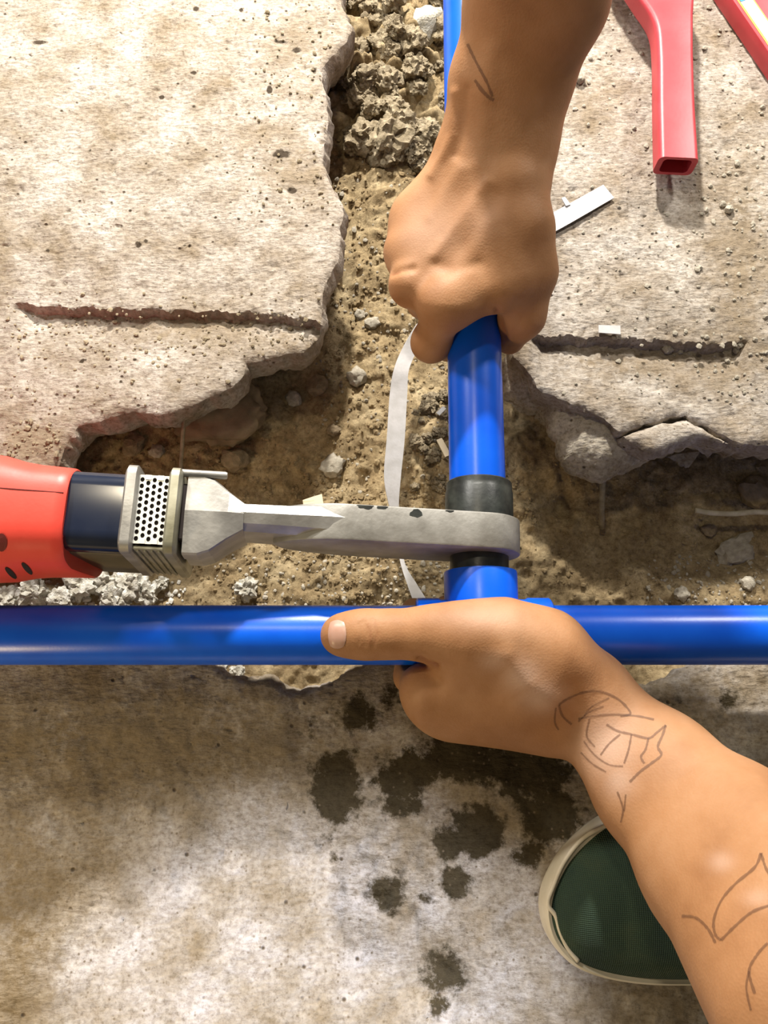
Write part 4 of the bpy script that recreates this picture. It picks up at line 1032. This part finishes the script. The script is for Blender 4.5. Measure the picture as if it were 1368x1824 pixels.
sc_up = [([(868, 325), (835, 368), (800, 415), (775, 455)], 11, .0010), ([(820, 300), (790, 345), (765, 385)], 12, .0006), ([(850, 350), (815, 390), (790, 420)], 9, -.0003), ([(885, 350), (850, 400), (815, 450), (795, 480)], 15, -.0007),
         ([(730, 512), (738, 520)], 24, .0012), ([(697, 487), (712, 482), (735, 478)], 7, -.0016), ([(760, 545), (800, 552), (840, 548)], 16, .0008), ([(776, 470), (810, 480), (850, 470)], 12, -.0007),
         ([(885, 552), (893, 575), (900, 600)], 5, -.0014), ([(810, 165), (805, 240), (790, 275), (768, 312)], 9, .0012), ([(832, 160), (826, 220), (812, 275)], 10, -.0010), ([(875, 90), (860, 200), (852, 290)], 18, .0008)]
arm_up, bvh_up = make_arm('person', up, [pipe_cut], sc_up, 'bare forearm from the top with a fist gripping the blue pipe',
                          pale=[(770, 410, 60, 60, .18), (860, 400, 40, 40, .15)], creases=[([(884, 556), (892, 580), (897, 600)], 4, .6), ([(697, 487), (708, 484)], 4, .5)])
ink_line(arm_up, bvh_up, [(833, 78), (843, 100), (856, 125), (868, 148), (877, 172)], 5)
ink_line(arm_up, bvh_up, [(846, 142), (858, 160), (872, 174), (880, 178)], 6)

# --- lower arm: left hand over the tee, thumb along the pipe
an = math.atan2(-(1182 - 1335), (1075 - 1005)) ; wdir = math.atan2(1182 - 1335, 1075 - 1005)
lo = limb([(975, 1246, .052, 72, -1.4), (1040, 1252, .052, 80, wdir), (1165, 1384, .072, 113, -.95), (1285, 1512, .100, 155, -.90), (1470, 1745, .160, 230, -.88)])
lo += [cone((960, 1215, .056, 58), (760, 1224, .052, 40), .014), cone((965, 1245, .054, 60), (762, 1246, .046, 39), .014), cone((965, 1268, .050, 54), (780, 1272, .036, 36), .014), cone((975, 1285, .044, 46), (808, 1284, .026, 33), .014)]
lo += chain([(760, 1224, .052, 39), (732, 1205, .026, 28), (730, 1150, .0135, 26), (738, 1090, .0135, 25)], .005)
lo += chain([(775, 1240, .040, 38), (790, 1205, .018, 28), (792, 1150, .0135, 26), (796, 1085, .0135, 25)], .004)
lo += chain([(800, 1265, .030, 36), (845, 1205, .016, 27), (850, 1150, .0125, 25), (852, 1095, .0125, 24)], .004)
lo += chain([(830, 1275, .024, 33), (890, 1205, .016, 25), (896, 1155, .0125, 23), (900, 1110, .0125, 22)], .004)
lo += chain([(606, 1131, .0690, 35.5), (640, 1130, .0695, 36), (676, 1130, .0700, 34), (715, 1129, .0705, 34.5), (770, 1128, .073, 43), (830, 1135, .074, 58), (895, 1142, .072, 70), (962, 1172, .066, 84), (1030, 1235, .056, 82)], .010)
lo += [cone((838, 1188, .064, 48), (920, 1215, .062, 66), .014)]
cuts = [(np.array([-.7, YH, PZ]), np.array([.7, YH, PZ]), RP - .0006), (np.array([xl, YH, PZ]), np.array([xr, YH, PZ]), RT - .0006), (np.array([XV, YH, PZ]), np.array([XV, yb, PZ]), RT - .0006)]
sc_lo = [([(648, 1108), (654, 1128), (650, 1150)], 5, -.0006), ([(664, 1104), (670, 1128), (664, 1152)], 4, -.0005), ([(640, 1112), (645, 1128), (640, 1146)], 4, -.0004), ([(748, 1176), (762, 1184), (776, 1188)], 6, -.0022), 
         ([(905, 1170), (935, 1215), (985, 1250)], 22, .0014), ([(880, 1225), (930, 1260), (990, 1290)], 20, -.0009), ([(760, 1225), (790, 1228)], 24, .0010), ([(600, 1104), (586, 1130), (598, 1156)], 6, .0003), ([(860, 1120), (960, 1130), (1040, 1190)], 24, .0008), ([(1020, 1225), (1035, 1270), (1020, 1310)], 14, -.0008)]
arm_lo, bvh_lo = make_arm('person.001', lo, cuts, sc_lo, 'tattooed forearm from lower right, hand over the tee with thumb along pipe',
                          pale=[(930, 1205, 35, 30, .55), (960, 1240, 35, 30, .6), (1080, 1330, 50, 60, .55), (1100, 1390, 30, 35, .5), (1285, 1535, 22, 18, .35), (1350, 1600, 26, 16, .3), (870, 1100, 70, 30, .25), (880, 1180, 30, 20, .35)],
                          creases=[([(750, 1178), (762, 1184), (775, 1188)], 4, .75), ([(656, 1112), (660, 1128), (657, 1146)], 3, .35), ([(668, 1110), (672, 1128), (668, 1144)], 3, .25)])
TAT = [([(995, 1255), (1010, 1245), (1040, 1233), (1070, 1232), (1100, 1245), (1118, 1262), (1122, 1272), (1105, 1276)], 4), ([(995, 1255), (1002, 1275), (1018, 1290)], 4), ([(990, 1260), (988, 1285), (995, 1300)], 3),
       ([(1085, 1243), (1055, 1258), (1040, 1275)], 3), ([(1075, 1258), (1050, 1268), (1030, 1285)], 3), ([(1030, 1280), (1080, 1273), (1130, 1275), (1165, 1282)], 3.5), ([(1080, 1290), (1100, 1302), (1125, 1308), (1155, 1315), (1170, 1305), (1186, 1292)], 4),
       ([(1186, 1292), (1180, 1310), (1172, 1330), (1178, 1345), (1160, 1360), (1140, 1375), (1122, 1393)], 4.5), ([(1155, 1315), (1150, 1335), (1142, 1348), (1148, 1360)], 4), ([(1125, 1308), (1120, 1335), (1112, 1360)], 3.5), ([(1105, 1308), (1085, 1325), (1070, 1345)], 3.5),
       ([(1040, 1320), (1060, 1345), (1085, 1362), (1110, 1365)], 3), ([(1035, 1340), (1055, 1360), (1080, 1375)], 3), ([(1100, 1410), (1110, 1440), (1106, 1465)], 3.5), ([(1115, 1415), (1112, 1445)], 3), ([(1050, 1280), (1045, 1310), (1060, 1330)], 3),
       ([(1356, 1520), (1345, 1545), (1310, 1575), (1285, 1605), (1272, 1640), (1275, 1665), (1285, 1675)], 5), ([(1285, 1675), (1310, 1650), (1340, 1625), (1375, 1612)], 5), ([(1215, 1632), (1240, 1635), (1262, 1655), (1275, 1680)], 5), ([(1356, 1520), (1364, 1545), (1375, 1565)], 5),
       ([(1368, 1680), (1350, 1700), (1335, 1730), (1345, 1770)], 5), ([(1335, 1730), (1330, 1760), (1338, 1800)], 4)]
for pts, wd in TAT: ink_line(arm_lo, bvh_lo, pts, wd)
# thumbnail
V = []; Fc = []; nu, nv_ = 9, 9
for j in range(nv_):
    for i in range(nu):
        u = -1 + 2 * i / (nu - 1); v = -1 + 2 * j / (nv_ - 1)
        sx = u * math.sqrt(1 - .45 * v * v); sy = v * math.sqrt(1 - .30 * u * u)
        h = on_skin(bvh_lo, 601 + 16 * sx, 1130 + 25 * sy, .0003 + .0005 * (1 - max(abs(u), abs(v)) ** 4))
        V.append(h[0])
for j in range(nv_ - 1):
    for i in range(nu - 1): Fc.append((j * nu + i, j * nu + i + 1, (j + 1) * nu + i + 1, (j + 1) * nu + i))
add('thumbnail', V, Fc, M['nail'], arm_lo, smooth=True, label='pale thumbnail')
